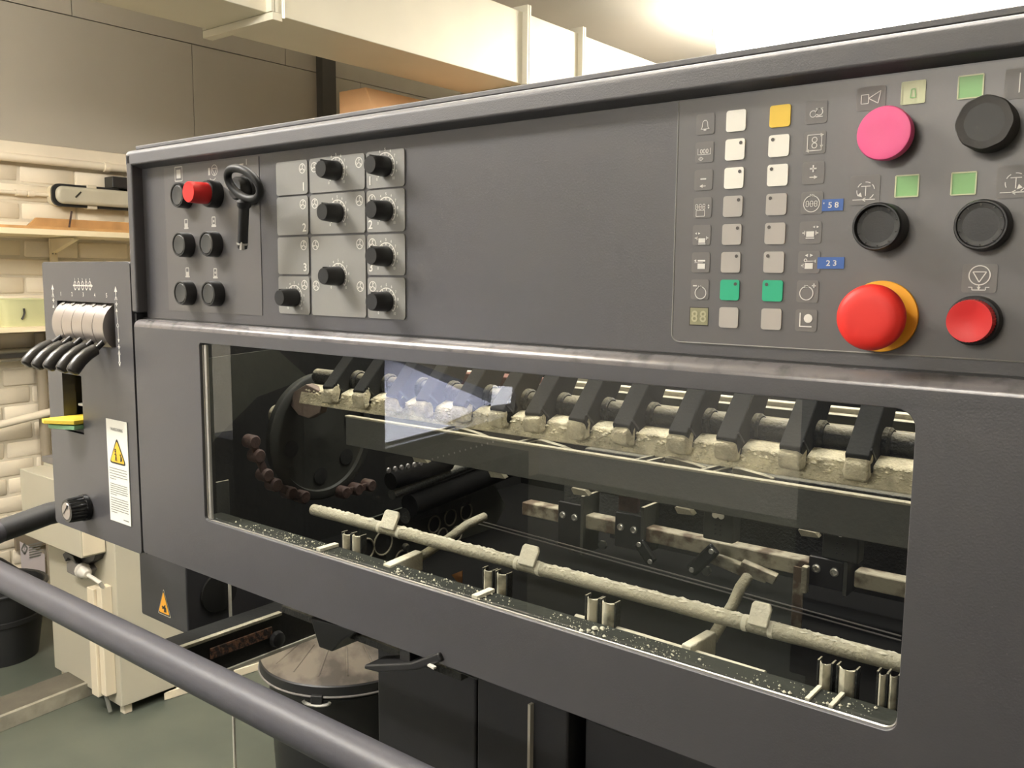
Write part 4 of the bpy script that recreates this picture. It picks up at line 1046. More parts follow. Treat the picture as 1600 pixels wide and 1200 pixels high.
c = onY(1597, 130, PY); t_, pr = stile(c.x, c.z, .0086, .0084); pr.rect(-.0012, -.0006, -.0052, .0056); pr.build('symbol', print_white, t_)
# large buttons at the right
def big(F, L, wpx, kind, label):
    p = onY(F[0], F[1], PY-L); r = size(wpx, p)/2; c = Vector((p.x, FY, p.z))
    return p, r, c
p, r, c = big((1381, 208), .014, 84, 0, 0)
b = lathe_part('push_button', c, [(0, r*.80), (.006, r*.80)], blackp, press); b['label'] = 'flat magenta push button'
lathe_part('button_cap', c, [(.005, r*.86), (.006, r*.97), (.0125, r), (.0142, r*.96), (.0144, r*.90), (.0140, r*.5), (.0139, .0005)], pinkp, b, 48)
p, r, c = big((1538, 191), .018, 84, 0, 0)
mb = MB(); n = 48; vs = []; fs = []
for (dd, rs, wob) in ((0, 1.0, 0), (.010, 1.0, .01), (.0165, 1.0, .016), (.018, .95, .016), (.0178, .86, .01), (.0172, .4, 0)):
    for k in range(n):
        th = 2*PI*k/n; rw = r*rs*(1+wob*math.cos(8*th)); vs.append(c+Vector((rw*math.cos(th), -dd, rw*math.sin(th))))
for i in range(5):
    for k in range(n): fs.append((i*n+k, i*n+(k+1) % n, (i+1)*n+(k+1) % n, (i+1)*n+k))
fs += [tuple(range(n)), tuple(5*n+k for k in range(n))]
b = obj('push_button', MB().add(vs, fs), mat('black_rubber', rgb(62, 60, 57), .65, bump=.1, bscale=300), press, smooth=40, label='black push button under a rubber cover')
obj('button_cap', MB().lathe(c, (0, -1, 0), [(.0170, r*.8), (.0176, r*.78), (.0174, .0005)], 40), blackp_face, b)
def ringbutton(F, L, hpx, deep, label):
    p = onY(F[0], F[1], PY-L); r = size(hpx, p)/2; c = Vector((p.x, FY, p.z))
    b = lathe_part('push_button', c, [(0, r*1.04), (L*.8, r*1.02), (L-.001, r), (L, r*.96), (L, r*.90), (L-deep, r*.86)], blackp, press, 56); b['label'] = label
    lathe_part('button_cap', c, [(L-deep-.002, r*.86), (L-deep+.0004, r*.84), (L-deep-.0006, r*.4), (L-deep-.0008, .0005)], blackp_face, b, 56)
    pr = Print(c+Vector((0, -(L-deep+.0004), 0)), h=.0003)
    for k in range(10):
        th = 2*PI*k/10+.35; pr.poly([(r*(.80+i_)*math.cos(th+j_), r*(.80+i_)*math.sin(th+j_)) for (i_, j_) in ((-.03, -.03), (.05, -.03), (.05, .03), (-.03, .03))])
    pr.build('ring_notches', blackg, b)
ringbutton((1369, 354), .016, 74, .004, 'black push button with a raised ring')
ringbutton((1532, 351), .012, 78, .0012, 'flat black push button with a notched ring')
# red ribbed button
p = onY(1514, 502, PY-.018); r = size(68, p)/2; c = Vector((p.x, FY, p.z))
b = lathe_part('push_button', c, [(0, r*1.16), (.006, r*1.16), (.008, r*1.10), (.008, r)], blackp, press, 48); b['label'] = 'push button with a ribbed red cap'
n = 90; vs = []; fs = []
off = Vector((p.x-c.x, 0, 0))
for (dd, rs) in ((.006, 1.0), (.0155, 1.0), (.0178, .965), (.0178, .93), (.0168, .5), (.0165, .01)):
    for k in range(n):
        th = 2*PI*k/n; rib = .00045 if (k % 2 and dd in (.006, .0155)) else 0; vs.append(c+Vector(((r*rs-rib)*math.cos(th), -dd, (r*rs-rib)*math.sin(th))))
for i in range(5):
    for k in range(n): fs.append((i*n+k, i*n+(k+1) % n, (i+1)*n+(k+1) % n, (i+1)*n+k))
fs += [tuple(range(n)), tuple(5*n+k for k in range(n))]
obj('button_cap', MB().add(vs, fs), redp, b, smooth=30)
# emergency stop
p = onY(1376, 494.5, PY-.002); yr = size(111, p)/2; c = Vector((p.x, FY, p.z))
b = lathe_part('emergency_stop', c, [(0, yr), (.0018, yr), (.0022, yr*.985)], yellowp, press, 64); b['label'] = 'emergency stop with yellow disc and red mushroom head'
F = onX(1345, 496, c.x); Lh = FY-F.y
F2 = onX(1342, 496, c.x); hr = size(107, F2)/2
obj('collar', MB().lathe(c, (0, -1, 0), [(.002, hr*.62), (.010, hr*.62), (.012, hr*.7), (.018, hr*.72)], 48), mat('estop_collar', rgb(206, 190, 160), .5), b)
lathe_part('mushroom_head', c, [(.014, hr*.74), (.016, hr*.92), (.019, hr*.995), (.0215, hr), (.0242, hr*.975), (.0262, hr*.90), (.0274, hr*.76), (.0279, hr*.64), (.0280, hr*.60), (.0282, hr*.52), (.0282, hr*.25), (.0283, .0005)], redo, b, 64)

# ================================================================== inside the press
# enclosure
IX0, IX1, IY1 = -1.03, .03, .75
obj('inner_wall', MB().box(IX0, IX0+.006, .085, IY1, 1.05, 1.39), black_in, press)
obj('inner_wall', MB().box(IX1-.006, IX1, .085, IY1, 1.05, 1.39), black_in, press)
obj('inner_back', MB().box(IX0, IX1, IY1, IY1+.006, 1.05, 1.5), black_deep, press)
obj('inner_floor', MB().box(IX0, IX1, .085, IY1, 1.05, 1.056), black_deep, press)
# ledge behind the pane
lz = 1.1635
lb = [onZ(600, 878, lz), onZ(1040, 1003, lz)]
LYB = .034
obj('window_ledge', MB().box(WX0-.02, WX1_+.02, .0075, LYB, lz-.004, lz), mat('ledge_dark', rgb(40, 42, 36), .85, bump=.2, bscale=200, spec=.2, var=.2, vscale=30), press, .0008)
obj('ledge_skirt', MB().box(WX0-.02, WX1_+.02, LYB-.004, LYB, 1.08, lz-.002), black_in, press)
for (px, py) in ((474, 858), (722, 932)):
    a = onZ(px-10, py+6, lz+.003); b = onZ(px+10, py-6, lz+.003)
    obj('ledge_strip', MB().obox((a.x+.006, .021, lz+.002), (.0035, 0, 0), (0, .0125, 0), (0, 0, .002)), powder_w, press, .0008)
a = onZ(1288, 1092, lz)
for s in (-.008, .008): obj('ledge_strip', MB().obox((a.x+s, .021, lz+.0012), (.0016, 0, 0), (0, .0125, 0), (0, 0, .0012)), powder_w, press, .0005)
# specks of powder on the ledge
mb = MB(); rnd = random.Random(5)
for k in range(1100):
    x = rnd.uniform(WX0+.02, WX1_-.02); y = .0095+rnd.random()**1.3*.022; s = .0003+.0013*rnd.random()**5
    clump = .5+.5*math.sin(x*31)+.3*math.sin(x*73)
    if rnd.random() > clump+.25: continue
    c = Vector((x, y, lz+s*.5))
    vs = [c+Vector((rnd.uniform(.6, 1.3)*s*dx, rnd.uniform(.6, 1.3)*s*dy, s*dz_)) for dx, dy, dz_ in ((1, 0, 0), (-1, 0, 0), (0, 1, 0), (0, -1, 0), (0, 0, 1), (0, 0, -1))]
    mb.add(vs, [(0, 2, 4), (2, 1, 4), (1, 3, 4), (3, 0, 4), (2, 0, 5), (1, 2, 5), (3, 1, 5), (0, 3, 5)])
for (px, py, s) in ((917, 988, .003), (908, 985, .002), (941, 981, .0022), (621, 893, .002), (622, 889, .0018), (1093, 1030, .0014), (1327, 1100, .0012)):
    c = onZ(px, py, lz+s*.5)
    if not .009 < c.y < .034: c.y = .02
    mb.lathe(c-Vector((0, 0, s*.5)), (0, 0, 1), [(0, s*.6), (s*.3, s), (s*.8, s*.7), (s, s*.2)], 7)
o = obj('powder_specks', mb, powder_w, None, kind='stuff'); tag(o, 'white specks of spray powder scattered on the ledge inside the window', 'powder')
# dusty tube with paper tabs
tA = onY(490, 797, .075); tB = onY(1405, 1035, .075); tz_ = (tA.z+tB.z)/2
tr = size(13, onY(1200, 982, .075))
tb = obj('dusty_tube', MB().lathe((tA.x, .075, tz_), (1, 0, 0), [(i*.02, tr*(1+.03*math.sin(i*2.1))) for i in range(int((IX1-tA.x)/.02))], 20), dust_bar, press)
# powder crust on top of tube
mb = MB()
for k in range(260):
    x = rnd.uniform(tA.x+.01, WX1_+.02); s = rnd.uniform(.0008, .0022); a = rnd.uniform(-.5, .6)
    c = Vector((x, .075-tr*math.sin(a)*.98, tz_+tr*math.cos(a)*.98))
    vs = [c+Vector((s*2.2*dx, s*1.2*dy, s*.7*dz_)) for dx, dy, dz_ in ((1, 0, 0), (-1, 0, 0), (0, 1, 0), (0, -1, 0), (0, 0, 1), (0, 0, -1))]
    mb.add(vs, [(0, 2, 4), (2, 1, 4), (1, 3, 4), (3, 0, 4), (2, 0, 5), (1, 2, 5), (3, 1, 5), (0, 3, 5)])
obj('powder_crust', mb, powder_w, tb, kind='stuff')
for (px, py, hpx) in ((609, 824, 30), (826, 880, 33), (1187, 972, 38)):
    b0 = onY(px, py, .072); h = size(hpx, b0); wd = size(16, b0)
    pts = [(-wd, 0), (wd, 0), (wd*1.05, h*.8), (wd*.8, h), (-wd*.8, h), (-wd*1.0, h*.85)]
    sh = Vector((.0, .55, 1)).normalized()
    tbx = obj('paper_tab', MB().prism([Vector((b0.x+a, .066, tz_+tr*.55))+sh*b for a, b in pts], (0, .003, -.0015)), powder_w, press, .0012)
    for s in (-1, 1): obj('collar', MB().lathe((b0.x+s*wd*1.35-.0035, .075, tz_), (1, 0, 0), [(0, tr*1.03), (.002, tr*1.06), (.004, tr*1.03)], 18), powder_w, tbx)
# thin pale rod close to the ledge
rA_ = onY(900, 965, .048); rB_ = onY(1195, 1055, .040)
obj('thin_rod', MB().tube([rA_, (rA_+rB_)/2, rB_], .0034, 10), powder_w, press)
# blowers: blocks along Y with hoses
for (fx, fy, bx, by, h1, h2) in ((604, 882, 655, 860, (700, 842), (757, 807)), (1072, 1008, 1112, 985, (1145, 945), (1168, 902))):
    zt_ = 1.166
    f0 = onZ(fx, fy, zt_); b0 = onZ(bx, by, zt_)
    wv = size(9, f0)
    bl = obj('blower_block', MB().obox(((f0.x+b0.x)/2, (f0.y+b0.y)/2, zt_-.010), (wv, 0, 0), ((b0.x-f0.x)/2, (b0.y-f0.y)/2, 0), (0, 0, .010)), powder_w, press, .0015)
    e0 = Vector((b0.x, b0.y, zt_-.008)); e1 = onX(h1[0], h1[1], e0.x+.002); e2 = onX(h2[0], h2[1], e0.x+.002)
    if e1.y < e0.y: e1.y = e0.y+.03
    pts = [e0, e0.lerp(e1, .5)+Vector((0, 0, .0)), e1, e1.lerp(e2, .5)+Vector((0, 0, .003)), e2]
    obj('hose', MB().tube(pts, .0048, 12), dust_bar, bl)
# jogger plates: pairs of curved white sheets behind the ledge
def jog(xa, ya_, xb, yb_, Y):
    a = onY(xa, ya_, Y); b = onY(xb, yb_, Y)
    x0, x1 = min(a.x, b.x), max(a.x, b.x); z1_ = a.z; z0_ = lz-.03
    n = 6; vs = []; fs = []
    for k in range(n+1):
        t_ = k/n; y = Y-.006*math.sin(PI*t_)
        vs += [(x0+(x1-x0)*t_, y, z0_), (x0+(x1-x0)*t_, y, z1_-.001*math.cos(7*t_)), (x0+(x1-x0)*t_, y+.0015, z1_), (x0+(x1-x0)*t_, y+.0015, z0_)]
    for k in range(n):
        for i in range(4): fs.append((4*k+i, 4*k+(i+1) % 4, 4*k+4+(i+1) % 4, 4*k+4+i))
    fs += [(0, 1, 2, 3), (4*n, 4*n+1, 4*n+2, 4*n+3)]
    o_ = obj('jogger_plate', MB().add(vs, fs), dusted_j, press)
    obj('jogger_edge', MB().box(x0-.0012, x0, Y-.002, Y+.006, z0_, z1_+.001).box(x1, x1+.0012, Y-.002, Y+.006, z0_, z1_+.001), dust_black, o_)
dusted_j = mat('jogger_dusty', rgb(200, 194, 172), .8, bump=.3, bscale=200, col2=rgb(120, 116, 100), vscale=45, vcut=(.36, .52))
for args in ((537, 832, 549, 834, .045), (552, 834, 565, 838, .045), (757, 888, 771, 891, .05), (777, 893, 793, 899, .05), (918, 931, 936, 936, .045), (941, 937, 962, 944, .045), (1281, 1032, 1300, 1040, .046), (1311, 1040, 1338, 1049, .046), (1374, 1050, 1386, 1056, .046), (1390, 1052, 1404, 1060, .048)): jog(*args)
# guide sheet
gA = onY(540, 650, .09); gB = onY(1430, 790, .09); g0 = onY(545, 695, .09); g1 = onY(1420, 860, .09)
gz1 = (gA.z+gB.z)/2; gz0 = (g0.z+g1.z)/2
gs = obj('guide_sheet', MB().box(gA.x, IX1-.01, .09, .093, gz0, gz1), dust_grey, press, .0008)
obj('guide_flange', MB().box(gA.x, IX1-.01, .0885, .0955, gz1-.001, gz1+.0012), dust_bar, press, .0006)
pr = Print((0, .0899, 0), h=.0003)
for k in range(13):
    q_ = onY(676+k*8.6, 717-k*2.4, .0899); pr.disc(q_.x, q_.z, .0011, 8)
pr.build('sheet_perforation', tile_sym, gs)
for (px, py) in ((775, 743), (905, 770), (1068, 800), (1262, 835), (655, 719)):
    c = onY(px, py, .10); w_ = size(16, c); h_ = size(7, c)
    obj('guide_tab', MB().prism([(c.x-w_, .10, c.z+h_*.6), (c.x-w_*.7, .097, c.z+h_), (c.x+w_*.8, .097, c.z+h_*.9), (c.x+w_*1.15, .10, c.z-h_*.4), (c.x-w_*.6, .099, c.z-h_*.6)], (0, .006, .001)), dust_bar, gs, .0006)
# gripper bar, shaft, fingers
GY = .13
bA = onY(475, 615, GY); bz_ = onY(822, 661, GY).z; hb_ = size(17, onY(822, 661, GY))
gb = obj('gripper_bar', MB().prism([(bA.x, GY+.012, bz_+hb_), (bA.x, GY-.004, bz_+hb_*.5), (bA.x, GY-.009, bz_-hb_*1.15), (bA.x, GY+.006, bz_-hb_*1.25), (bA.x, GY+.02, bz_+hb_*.2)], (IX1-.02-bA.x, 0, 0)), powder, press, .0015)
mb = MB()
for k in range(900):
    x = rnd.uniform(bA.x+.01, WX1_+.03); t_ = rnd.random(); s = rnd.uniform(.0007, .0024)*(1.2-t_*.5)
    c = Vector((x, GY-.0045-.004*t_, bz_+hb_*(.5-1.45*t_)))
    vs = [c+Vector((s*1.6*dx, s*.9*dy, s*.9*dz_)) for dx, dy, dz_ in ((1, .2, 0), (-1, 0, .2), (0, 1, 0), (.2, -1, 0), (0, 0, 1), (0, .2, -1))]
    mb.add(vs, [(0, 2, 4), (2, 1, 4), (1, 3, 4), (3, 0, 4), (2, 0, 5), (1, 2, 5), (3, 1, 5), (0, 3, 5)])
obj('powder_crust', mb, powder, gb, kind='stuff')
SHY = .152
shA = onY(890, 634, SHY); shr = size(15, shA)
obj('gripper_shaft', MB().cyl((bA.x, SHY, shA.z), (IX1-.02, SHY, shA.z), shr, n=24), dust_black, press)
tips = [(517, 606), (565, 613), (617, 622), (664, 627), (722, 634), (781, 638), (836, 645), (905, 656), (975, 668), (1063, 682), (1138, 692), (1238, 702), (1342, 716)]
tip_z = None
for (px, py) in tips:
    tp = onY(px, py, .118); w_ = .0092; zt0 = 1.3145
    tp = Vector((tp.x, .118, zt0))
    hgt = .078
    A = [(.0, -.012), (-.006, .003), (.026, .036), (.052, hgt), (.084, hgt), (.074, .050), (.046, .010), (.016, -.012)]
    gpr = obj('gripper_finger', MB().prism([(tp.x-w_, tp.y+a, tp.z+b) for a, b in A], (2*w_, 0, 0)), finger_black, press, .0015)
    obj('clamp_ring', MB().lathe((tp.x+w_, SHY, shA.z), (1, 0, 0), [(0, shr*1.35), (.004, shr*1.35), (.006, shr*1.15)], 20), dust_black, gpr)
    # powder-caked gripper pad
    vs = MB().prism([(tp.x-w_*1.03, tp.y+a, tp.z+b) for a, b in ((-.0080, -.002), (.004, .008), (.008, .0), (.004, -.016), (-.006, -.0165), (-.0085, -.010))], (2.06*w_, 0, 0))
    for v in vs.v: v += Vector((rnd.uniform(-.0012, .0012), rnd.uniform(-.0018, .0012), rnd.uniform(-.002, .0015)))
    obj('gripper_pad', vs, powder, gpr, .003, seg=3)
    obj('pad_gap', MB().obox((tp.x+w_*1.02, tp.y+.004, tp.z+.003), (.0006, 0, 0), (0, .006, -.005), (0, .0006, .0008)), blackp, gpr)
# bars behind
for (qa, Y, h_, m, nm) in (((1000, 612), .25, .0045, powder_w, 'rear_bar'), ((1000, 624), .235, .006, dust_grey, 'rear_bar'), ((1000, 634), .225, .003, dust_black, 'rear_bar')):
    c = onY(*qa, Y); obj(nm, MB().box(-.80, IX1-.01, Y-.006, Y+.006, c.z-h_, c.z+h_), m, press, .001)
c = onY(790, 600, .24); c2 = onY(740, 600, .24); c3 = onY(850, 610, .24)
obj('brown_block', MB().box(c2.x, c3.x, .215, .245, c.z-.03, c.z+.012), redbar, press, .002)
c = onY(900, 588, .27); obj('rear_roller', MB().cyl((c.x-.02, .27, c.z), (c.x+.03, .27, c.z), .009, n=16), powder_w, press)
# deflectors between the gripper bar and the guide sheet
for (px, py) in ((735, 678), (865, 698), (1068, 725), (1175, 742)):
    c = onY(px, py, .112); w_ = size(34, c); h_ = size(9, c)
    obj('deflector', MB().prism([(c.x-w_, .112, c.z+h_*.8), (c.x-w_*.5, .105, c.z+h_), (c.x+w_*.6, .105, c.z+h_*.5), (c.x+w_, .112, c.z-h_*.2), (c.x+w_*.9, .112, c.z-h_), (c.x-w_, .112, c.z-h_*.5)], (0, .008, 0)), dust_bar, press, .0015)
    for s in (.0, .011): obj('strap', MB().obox((c.x-w_-.018+s, .118, c.z), (.0016, 0, 0), (.006, .012, h_*.3), (0, 0, .0012)), dust_grey, press)
# end of gripper bar, bearing
e0 = [onY(px, py, .125) for px, py in ((452, 632), (459, 612), (478, 600), (505, 614), (499, 645), (482, 654), (466, 649))]
obj('gripper_bar_end', MB().prism(e0, (0, .012, 0)), rust_brown, press, .0015)
c = onY(447, 650, .14)
obj('bearing_pin', MB().lathe((c.x-.02, .14, c.z), (1, 0, 0), [(0, .013), (.012, .013), (.012, .009), (.022, .009), (.022, .004), (.012, .004)], 24), dust_bar, press)
# chain wheel: axle along X
WHX = -.905
wc = onX(505, 682, WHX); wr = size(100, wc)
wh = obj('chain_wheel', MB().lathe((WHX-.008, wc.y, wc.z), (1, 0, 0), [(0, wr), (.008, wr), (.010, wr*.97), (.010, wr*.86), (.006, wr*.84), (.006, wr*.10), (.0065, wr*.08)], 64), wheel_dark, press)
for a in (20, 95, 190, 265, 320):
    th = math.radians(a); cc_ = Vector((WHX-.0015, wc.y+wr*.62*math.cos(th), wc.z+wr*.62*math.sin(th)))
    obj('wheel_hole', MB().lathe(cc_, (1, 0, 0), [(0, wr*.12), (.0012, wr*.13), (.0014, wr*.11)], 20), black_in, wh)
links = [(393, 690), (401, 712), (414, 742), (428, 757), (452, 770), (472, 776), (536, 769), (556, 764), (576, 758)]
for k, (px, py) in enumerate(links):
    c = onX(px, py, WHX+.008)
    lk = obj('chain_link', MB().lathe(c-Vector((.008, 0, 0)), (1, 0, 0), [(0, .0085), (.014, .0085), (.016, .0068), (.016, .003)], 18), rust_link, press)
    if k not in (5, 8):
        c2 = onX(*links[k+1], WHX+.008); dd = (c2-c); sd = Vector((1, 0, 0)).cross(dd).normalized()
        obj('link_plate', MB().obox((c+c2)/2+Vector((.002, 0, 0)), (.002, 0, 0), dd*.5, sd*.0048), rust_link, lk, .001)
# dark side covers at the far left inside
sp0 = onY(347, 790, .1); obj('inner_post', MB().box(sp0.x-.003, sp0.x+.003, .09, .11, sp0.z-.04, onY(347, 765, .1).z+.012), dust_grey, press, .001)
obj('cover_sheet', MB().prism([onX(px, py, -.96) for px, py in ((320, 560), (430, 545), (480, 590), (400, 620), (330, 690))], (.003, 0, 0)), inner_grey, press)
# plate with round holes (normal along X)
HX = onY(690, 815, .36).x
h = [onX(677, 819, HX), onX(702, 808, HX), onX(727, 799.5, HX)]
hp_ = obj('holed_plate', MB().prism([onX(px, py, HX) for px, py in ((560, 860), (565, 815), (700, 770), (770, 752), (790, 790), (770, 830), (700, 905), (640, 930))], (-.004, 0, 0)), inner_grey, press)
def hole(px, py, rpx):
    c = onX(px, py, HX); r_ = size(rpx, c)
    obj('hole_rim', MB().tube([c+Vector((.002, r_*math.cos(2*PI*k/24), r_*math.sin(2*PI*k/24))) for k in range(24)], .0013, 6, True), dust_bar, hp_)
    obj('hole_dark', MB().lathe(c+Vector((.0005, 0, 0)), (1, 0, 0), [(0, r_), (.0006, r_)], 24), black_in, hp_)
for q_ in ((677, 819, 13), (702, 808, 13), (727, 799.5, 13), (597, 848, 19), (570, 858, 17), (627, 874, 15), (690, 836, 11), (712, 834, 12)): hole(*q_)
c = onX(632, 855, HX); obj('plate_bolt', MB().lathe(c, (1, 0, 0), [(0, .006), (.004, .006), (.006, .004)], 10), dust_grey, hp_)
c0 = onX(632, 806, HX+.01); c1 = onX(728, 778, HX+.01)
obj('cross_tube', MB().cyl(c0, c1, .011, n=14), dust_dark, press)
for (qa, qb, r_) in (((612, 773), (760, 716), .007), ((610, 752), (700, 722), .012), ((640, 790), (800, 728), .016)):
    c0 = onX(qa[0], qa[1], HX+.02); c1 = onX(qb[0], qb[1], HX+.02); obj('dark_roller', MB().cyl(c0, c1, r_, n=18), dust_dark if r_ < .01 else black_deep, press)
for k in range(6):
    c = onX(607+k*10, 735-k*2.2, HX+.03); obj('rivet', MB().lathe(c, (1, 0, 0), [(0, .004), (.002, .003)], 8), tile_sym, press)
# rusty rail with black brackets
RY = .33
ra = onY(848, 798, RY); rb = onY(1240, 886, RY); rz = (ra.z+rb.z)/2
rh = size(13, onY(1030, 843, RY))
obj('rusty_rail', MB().box(onY(815, 790, RY).x, onY(1267, 890, RY).x, RY, RY+.02, rz-rh, rz+rh*.8), rusty, press, .002)
obj('rusty_rail', MB().box(onY(1335, 885, RY).x, IX1-.02, RY, RY+.02, rz-rh, rz+rh*.8), rusty, press, .002)
obj('rear_cross_beam', MB().box(-.62, IX1-.01, RY+.03, RY+.06, rz+.03, rz+.085), dust_dark, press, .002)
obj('rear_cross_beam', MB().box(-.70, IX1-.01, RY+.10, RY+.13, rz-.02, rz+.02), dust_dark, press, .002)
obj('rear_curtain', MB().box(-.66, IX1-.01, RY+.16, RY+.165, rz-.07, rz+.12), black_in, press)
for (x0_, x1_, yt, yb_) in ((872, 906, 783, 862), (961, 1000, 800, 862), (1264, 1316, 868, 925)):
    a = onY(x0_, yt, RY-.006); b = onY(x1_, yb_, RY-.006)
    br = obj('rail_bracket', MB().box(a.x, b.x, RY-.006, RY-.001, b.z, a.z), blackp, press, .001)
    for fx in (.24, .76):
        sc_ = Vector((a.x+(b.x-a.x)*fx, RY-.006, rz+.004)); obj('screw', MB().lathe(sc_, (0, -1, 0), [(0, .0046), (.002, .0044), (.0026, .003), (.0012, .0018)], 14), steel_d, br)
    obj('bracket_edge', MB().box(b.x, b.x+.004, RY-.006, RY+.03, b.z-.004, a.z+.012), dust_grey, br)
c = onY(985, 783, RY-.004); obj('rust_plate', MB().box(c.x-.013, c.x+.013, RY-.01, RY-.003, c.z-.012, c.z+.014), rust_link, press, .001)
for (qa, qb) in (((1118, 856), (1079, 893)), ((998, 846), (1020, 880))):
    a = onY(*qa, RY-.03); b = onY(*qb, RY-.03); d = b-a; sd = d.cross(Vector((0, 1, 0))).normalized()*.0075
    lv = obj('clamp_lever', MB().obox((a+b)/2, d*.5, (0, .003, 0), sd), blackg, press, .003)
    for t_ in (.12, .9):
        s_ = a+d*t_+Vector((0, -.003, 0)); obj('lever_pin', MB().lathe(s_, (0, -1, 0), [(0, .003), (.0015, .0026)], 12), steel_d, lv)
for (px, py) in ((943, 851), (1105, 891), (895, 856)):
    c = onY(px, py, RY+.02); obj('bolt_head', MB().lathe(c, (0, -1, 0), [(0, .006), (.004, .006), (.005, .004)], 6), dust_grey, press)
for (px, py, n_) in ((1122, 818, 2), (1313, 847, 1)):
    c = onY(px, py, RY-.02); bk = obj('sensor_block', MB().box(c.x-.018, c.x+.018, RY-.02, RY+.0, c.z-.02, c.z+.018), inner_grey, press, .002)
    for k in range(n_):
        s_ = Vector((c.x+(k-.5*(n_-1))*.007, RY-.02, c.z+.009)); obj('sensor_ring', MB().lathe(s_, (0, -1, 0), [(0, .0036), (.001, .0036), (.001, .0018)], 14), key_white, bk)
    for i in range(2):
        for j in range(3): s_ = Vector((c.x+(i-.5)*.006, RY-.02, c.z-.002-j*.005)); obj('sensor_hole', MB().lathe(s_, (0, -1, 0), [(0, .0012), (.0004, .001)], 8), black_in, bk)
# dirty strap hanging from the rail, debris under the rail
s0 = onY(1250, 886, RY-.02); s1 = onY(1251, 980, RY-.02)
obj('hanging_strap', MB().box(s0.x-.006, s0.x+.005, RY-.022, RY-.02, s1.z, s0.z), rusty, press)
obj('rail_hook', MB().obox(onY(1258, 905, RY-.026), (.003, 0, 0), (0, .004, 0), (0, 0, .014)), dust_bar, press, .001)
for (px, py, w_) in ((1160, 888, .03), (1185, 893, .02), (1135, 880, .022)):
    c = onY(px, py, RY-.004); obj('paper_scrap', MB().obox(c, (w_, 0, -.004), (0, .004, .001), (.002, 0, .005)), rusty, press, .001)
# a pair of thin wires across the window
for dy in (0, 5):
    a = onY(742, 812+dy, .21); b = onY(1408, 994+dy*1.4, .21); obj('guide_wire', MB().cyl(a, b, .0007, n=6), tile_sym, press)
c = onY(714, 901, .1); obj('orange_flag', MB().prism([(c.x-.008, .1, c.z), (c.x+.007, .1, c.z+.008), (c.x+.007, .1, c.z-.010)], (0, .001, 0)), orange_m, press, label='small orange triangular flag')

# ================================================================== under the press
UB = .12
pl_x0 = onY(590, 1100, UB).x
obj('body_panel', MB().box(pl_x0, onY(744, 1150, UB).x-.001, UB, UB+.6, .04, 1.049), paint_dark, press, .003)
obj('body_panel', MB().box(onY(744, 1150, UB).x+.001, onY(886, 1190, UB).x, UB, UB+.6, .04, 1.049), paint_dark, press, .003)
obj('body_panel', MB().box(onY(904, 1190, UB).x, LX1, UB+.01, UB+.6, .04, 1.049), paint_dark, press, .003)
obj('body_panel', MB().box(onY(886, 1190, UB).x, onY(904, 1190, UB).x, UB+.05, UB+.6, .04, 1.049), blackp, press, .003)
obj('body_foot', MB().box(pl_x0+.05, LX1-.05, UB+.05, UB+.55, 0, .041), blackp, press)
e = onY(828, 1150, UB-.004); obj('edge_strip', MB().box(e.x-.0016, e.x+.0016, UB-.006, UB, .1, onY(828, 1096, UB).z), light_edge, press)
# handle and catches under the guard
h0 = onY(575, 1043, .03); h1 = onY(668, 1033, .03)
obj('release_handle', MB().prism([onY(px, py, -.005) for px, py in ((568, 1039), (640, 1036), (684, 1020), (690, 1034), (650, 1048), (592, 1052), (568, 1046))], (0, .03, 0)), blackp, press, .003)
obj('handle_bracket', MB().box(onY(636, 1020, .01).x, onY(652, 1030, .01).x, .0, .03, 1.085, 1.1), blackp, press, .001)
obj('white_mark', MB().obox(onY(675, 1041, -.006), (.0038, 0, -.0006), (0, .002, 0), (.0001, 0, .0009)), key_white, press)
w0 = [onY(px, py, .03) for px, py in ((484, 965), (498, 1012), (518, 1019), (534, 1001), (560, 985))]
obj('black_wedge', MB().prism(w0, (0, .05, 0)), blackp, press, .002)
for (px, py) in ((723, 1058), (950, 1142), (720, 1052)):
    c = onY(px, py, .01); obj('catch', MB().prism([(c.x-.03, .006, 1.099), (c.x+.03, .006, 1.099), (c.x+.02, .006, 1.090), (c.x-.015, .006, 1.091)], (0, .03, 0)), blackp, press, .002)
ug = [onY(px, py, .04) for px, py in ((470, 968), (590, 1018))]
obj('under_rail', MB().obox((onY(480, 960, .05)+onY(680, 1040, .05))/2, (.14, 0, 0), (0, .006, 0), (0, 0, .004)), dust_dark, press, .001)
# dark gear box with warning triangle
BY = .2
bx0, bx1 = onY(218, 900, BY).x, onY(292, 930, BY).x; bz0 = onY(292, 992, BY).z
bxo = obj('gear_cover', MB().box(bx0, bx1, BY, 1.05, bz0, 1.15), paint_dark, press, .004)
tr_ = onY(256, 944, BY-.001); tw_ = size(17, tr_); th_ = size(40, tr_)
Print((tr_.x, BY-.0002, tr_.z-th_*.42), h=.0004).poly(rtri(0, -.002, tw_*1.12, th_*1.1, .004)).build('triangle_edge', light_edge, bxo)
Print((tr_.x, BY-.0002, tr_.z-th_*.42), h=.0007).poly(rtri(0, -.0005, tw_*1.03, th_*1.02, .0035)).build('triangle_border', ink_black, bxo)
Print((tr_.x, BY-.0002, tr_.z-th_*.42), h=.001).poly(rtri(0, .002, tw_*.9, th_*.88, .003)).build('warning_triangle', yellowp, bxo, 'yellow crushing hazard triangle')
pr = Print((tr_.x, BY-.0002, tr_.z-th_*.42), h=.0013); pr.line((-tw_*.3, th_*.32), (tw_*.2, th_*.22), .003); pr.line((-tw_*.25, th_*.22), (tw_*.3, th_*.4), .0025); pr.poly([(0, th_*.1), (tw_*.45, th_*.12), (tw_*.4, th_*.3), (tw_*.1, th_*.36)]); pr.build('pictogram', ink_black, bxo)
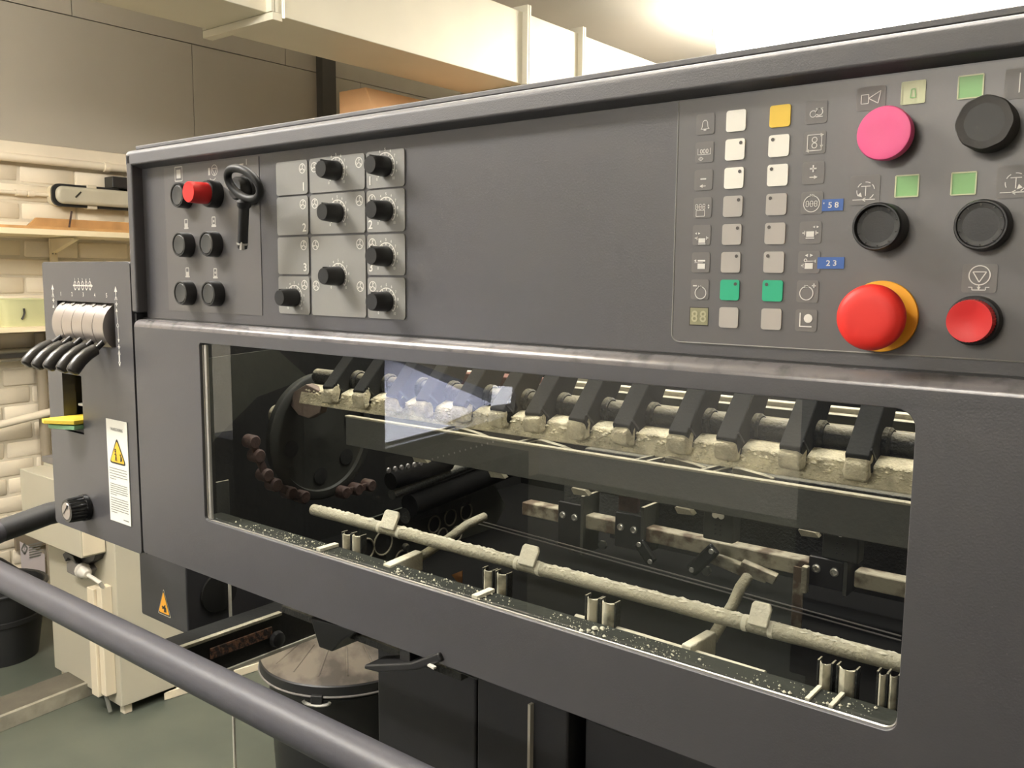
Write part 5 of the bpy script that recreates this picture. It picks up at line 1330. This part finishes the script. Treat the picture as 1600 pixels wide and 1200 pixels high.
g_ = onX(342, 925, bx1+.001); obj('gear_disc', MB().lathe(g_, (1, 0, 0), [(0, .034), (.003, .033), (.004, .02)], 28), black_in, press)
# beams running along the press side
BX = -1.2
pts = [onX(px, py, BX) for px, py in ((296, 1003), (366, 1043), (490, 990), (490, 958), (425, 960))]
zt2 = onX(310, 1002, BX).z; zb2 = onX(366, 1042, BX).z
bm_ = obj('side_beam', MB().prism([(BX-.05, .10, zt2), (BX-.05, 1.2, zt2), (BX-.05, 1.2, zb2), (BX-.05, .215, zb2)], (.05, 0, 0)), black_in, press, .002)
obj('side_beam_flange', MB().box(BX-.006, BX+.004, .12, .32, zt2-.004, zt2+.0015), dust_bar, press, .001)
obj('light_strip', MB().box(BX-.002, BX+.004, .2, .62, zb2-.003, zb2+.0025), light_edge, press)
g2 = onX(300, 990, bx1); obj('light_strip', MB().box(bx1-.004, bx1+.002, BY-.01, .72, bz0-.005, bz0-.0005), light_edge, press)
c = onX(376, 1004, BX+.002); obj('rust_patch', MB().box(BX+.0005, BX+.004, c.y-.055, c.y+.06, c.z-.009, c.z+.008), mat('rust_powder', rgb(120, 84, 62), .85, bump=.6, bscale=300, col2=rgb(52, 42, 36), vscale=120, vcut=(.45, .58)), press)
c = onX(432, 998, BX+.004); obj('beam_boss', MB().lathe(c, (1, 0, 0), [(0, .014), (.008, .012), (.010, .006)], 20), blackp, press)
obj('beam_leg', MB().box(BX-.05, BX-.005, .85, .95, 0, zb2), black_in, press)
v0 = onX(359.5, 940, -1.268)
obj('guard_post', MB().cyl((v0.x, v0.y, .0), (v0.x, v0.y, 1.10), .0026, n=10), light_edge, press)

# --- swing-out handrail
HY = -.085; hz_ = onY(186, 994, HY).z; ax_ = -1.45
zarm = onX(50, 808, ax_).z
R_ = .085
pts = [(.35, HY, hz_)]
for X in (-.2, -.7, -1.1, ax_+R_): pts.append((X, HY, hz_))
for k in range(1, 9):
    a = math.radians(90*k/8); pts.append((ax_+R_-R_*math.sin(a), HY+R_-R_*math.cos(a), hz_+(zarm-hz_)*k/8*.6))
pts += [(ax_, .06, zarm), (ax_, .35, zarm+.01), (ax_, .8, zarm+.015)]
hr_ = thing('hand_rail', 'long dark grey tubular hand rail sweeping across the front of the press', 'rail', (-.7, HY, hz_))
obj('rail_tube', MB().tube(pts[:12], .0182, 28), rail, hr_)
obj('rail_arm', MB().tube([Vector(p) for p in pts[11:]], .0178, 28), rail_dark, hr_)
obj('rail_pivot', MB().box(ax_-.03, SX0-.003, .76, .84, zarm-.02, zarm+.05), paint_dark, hr_, .003)
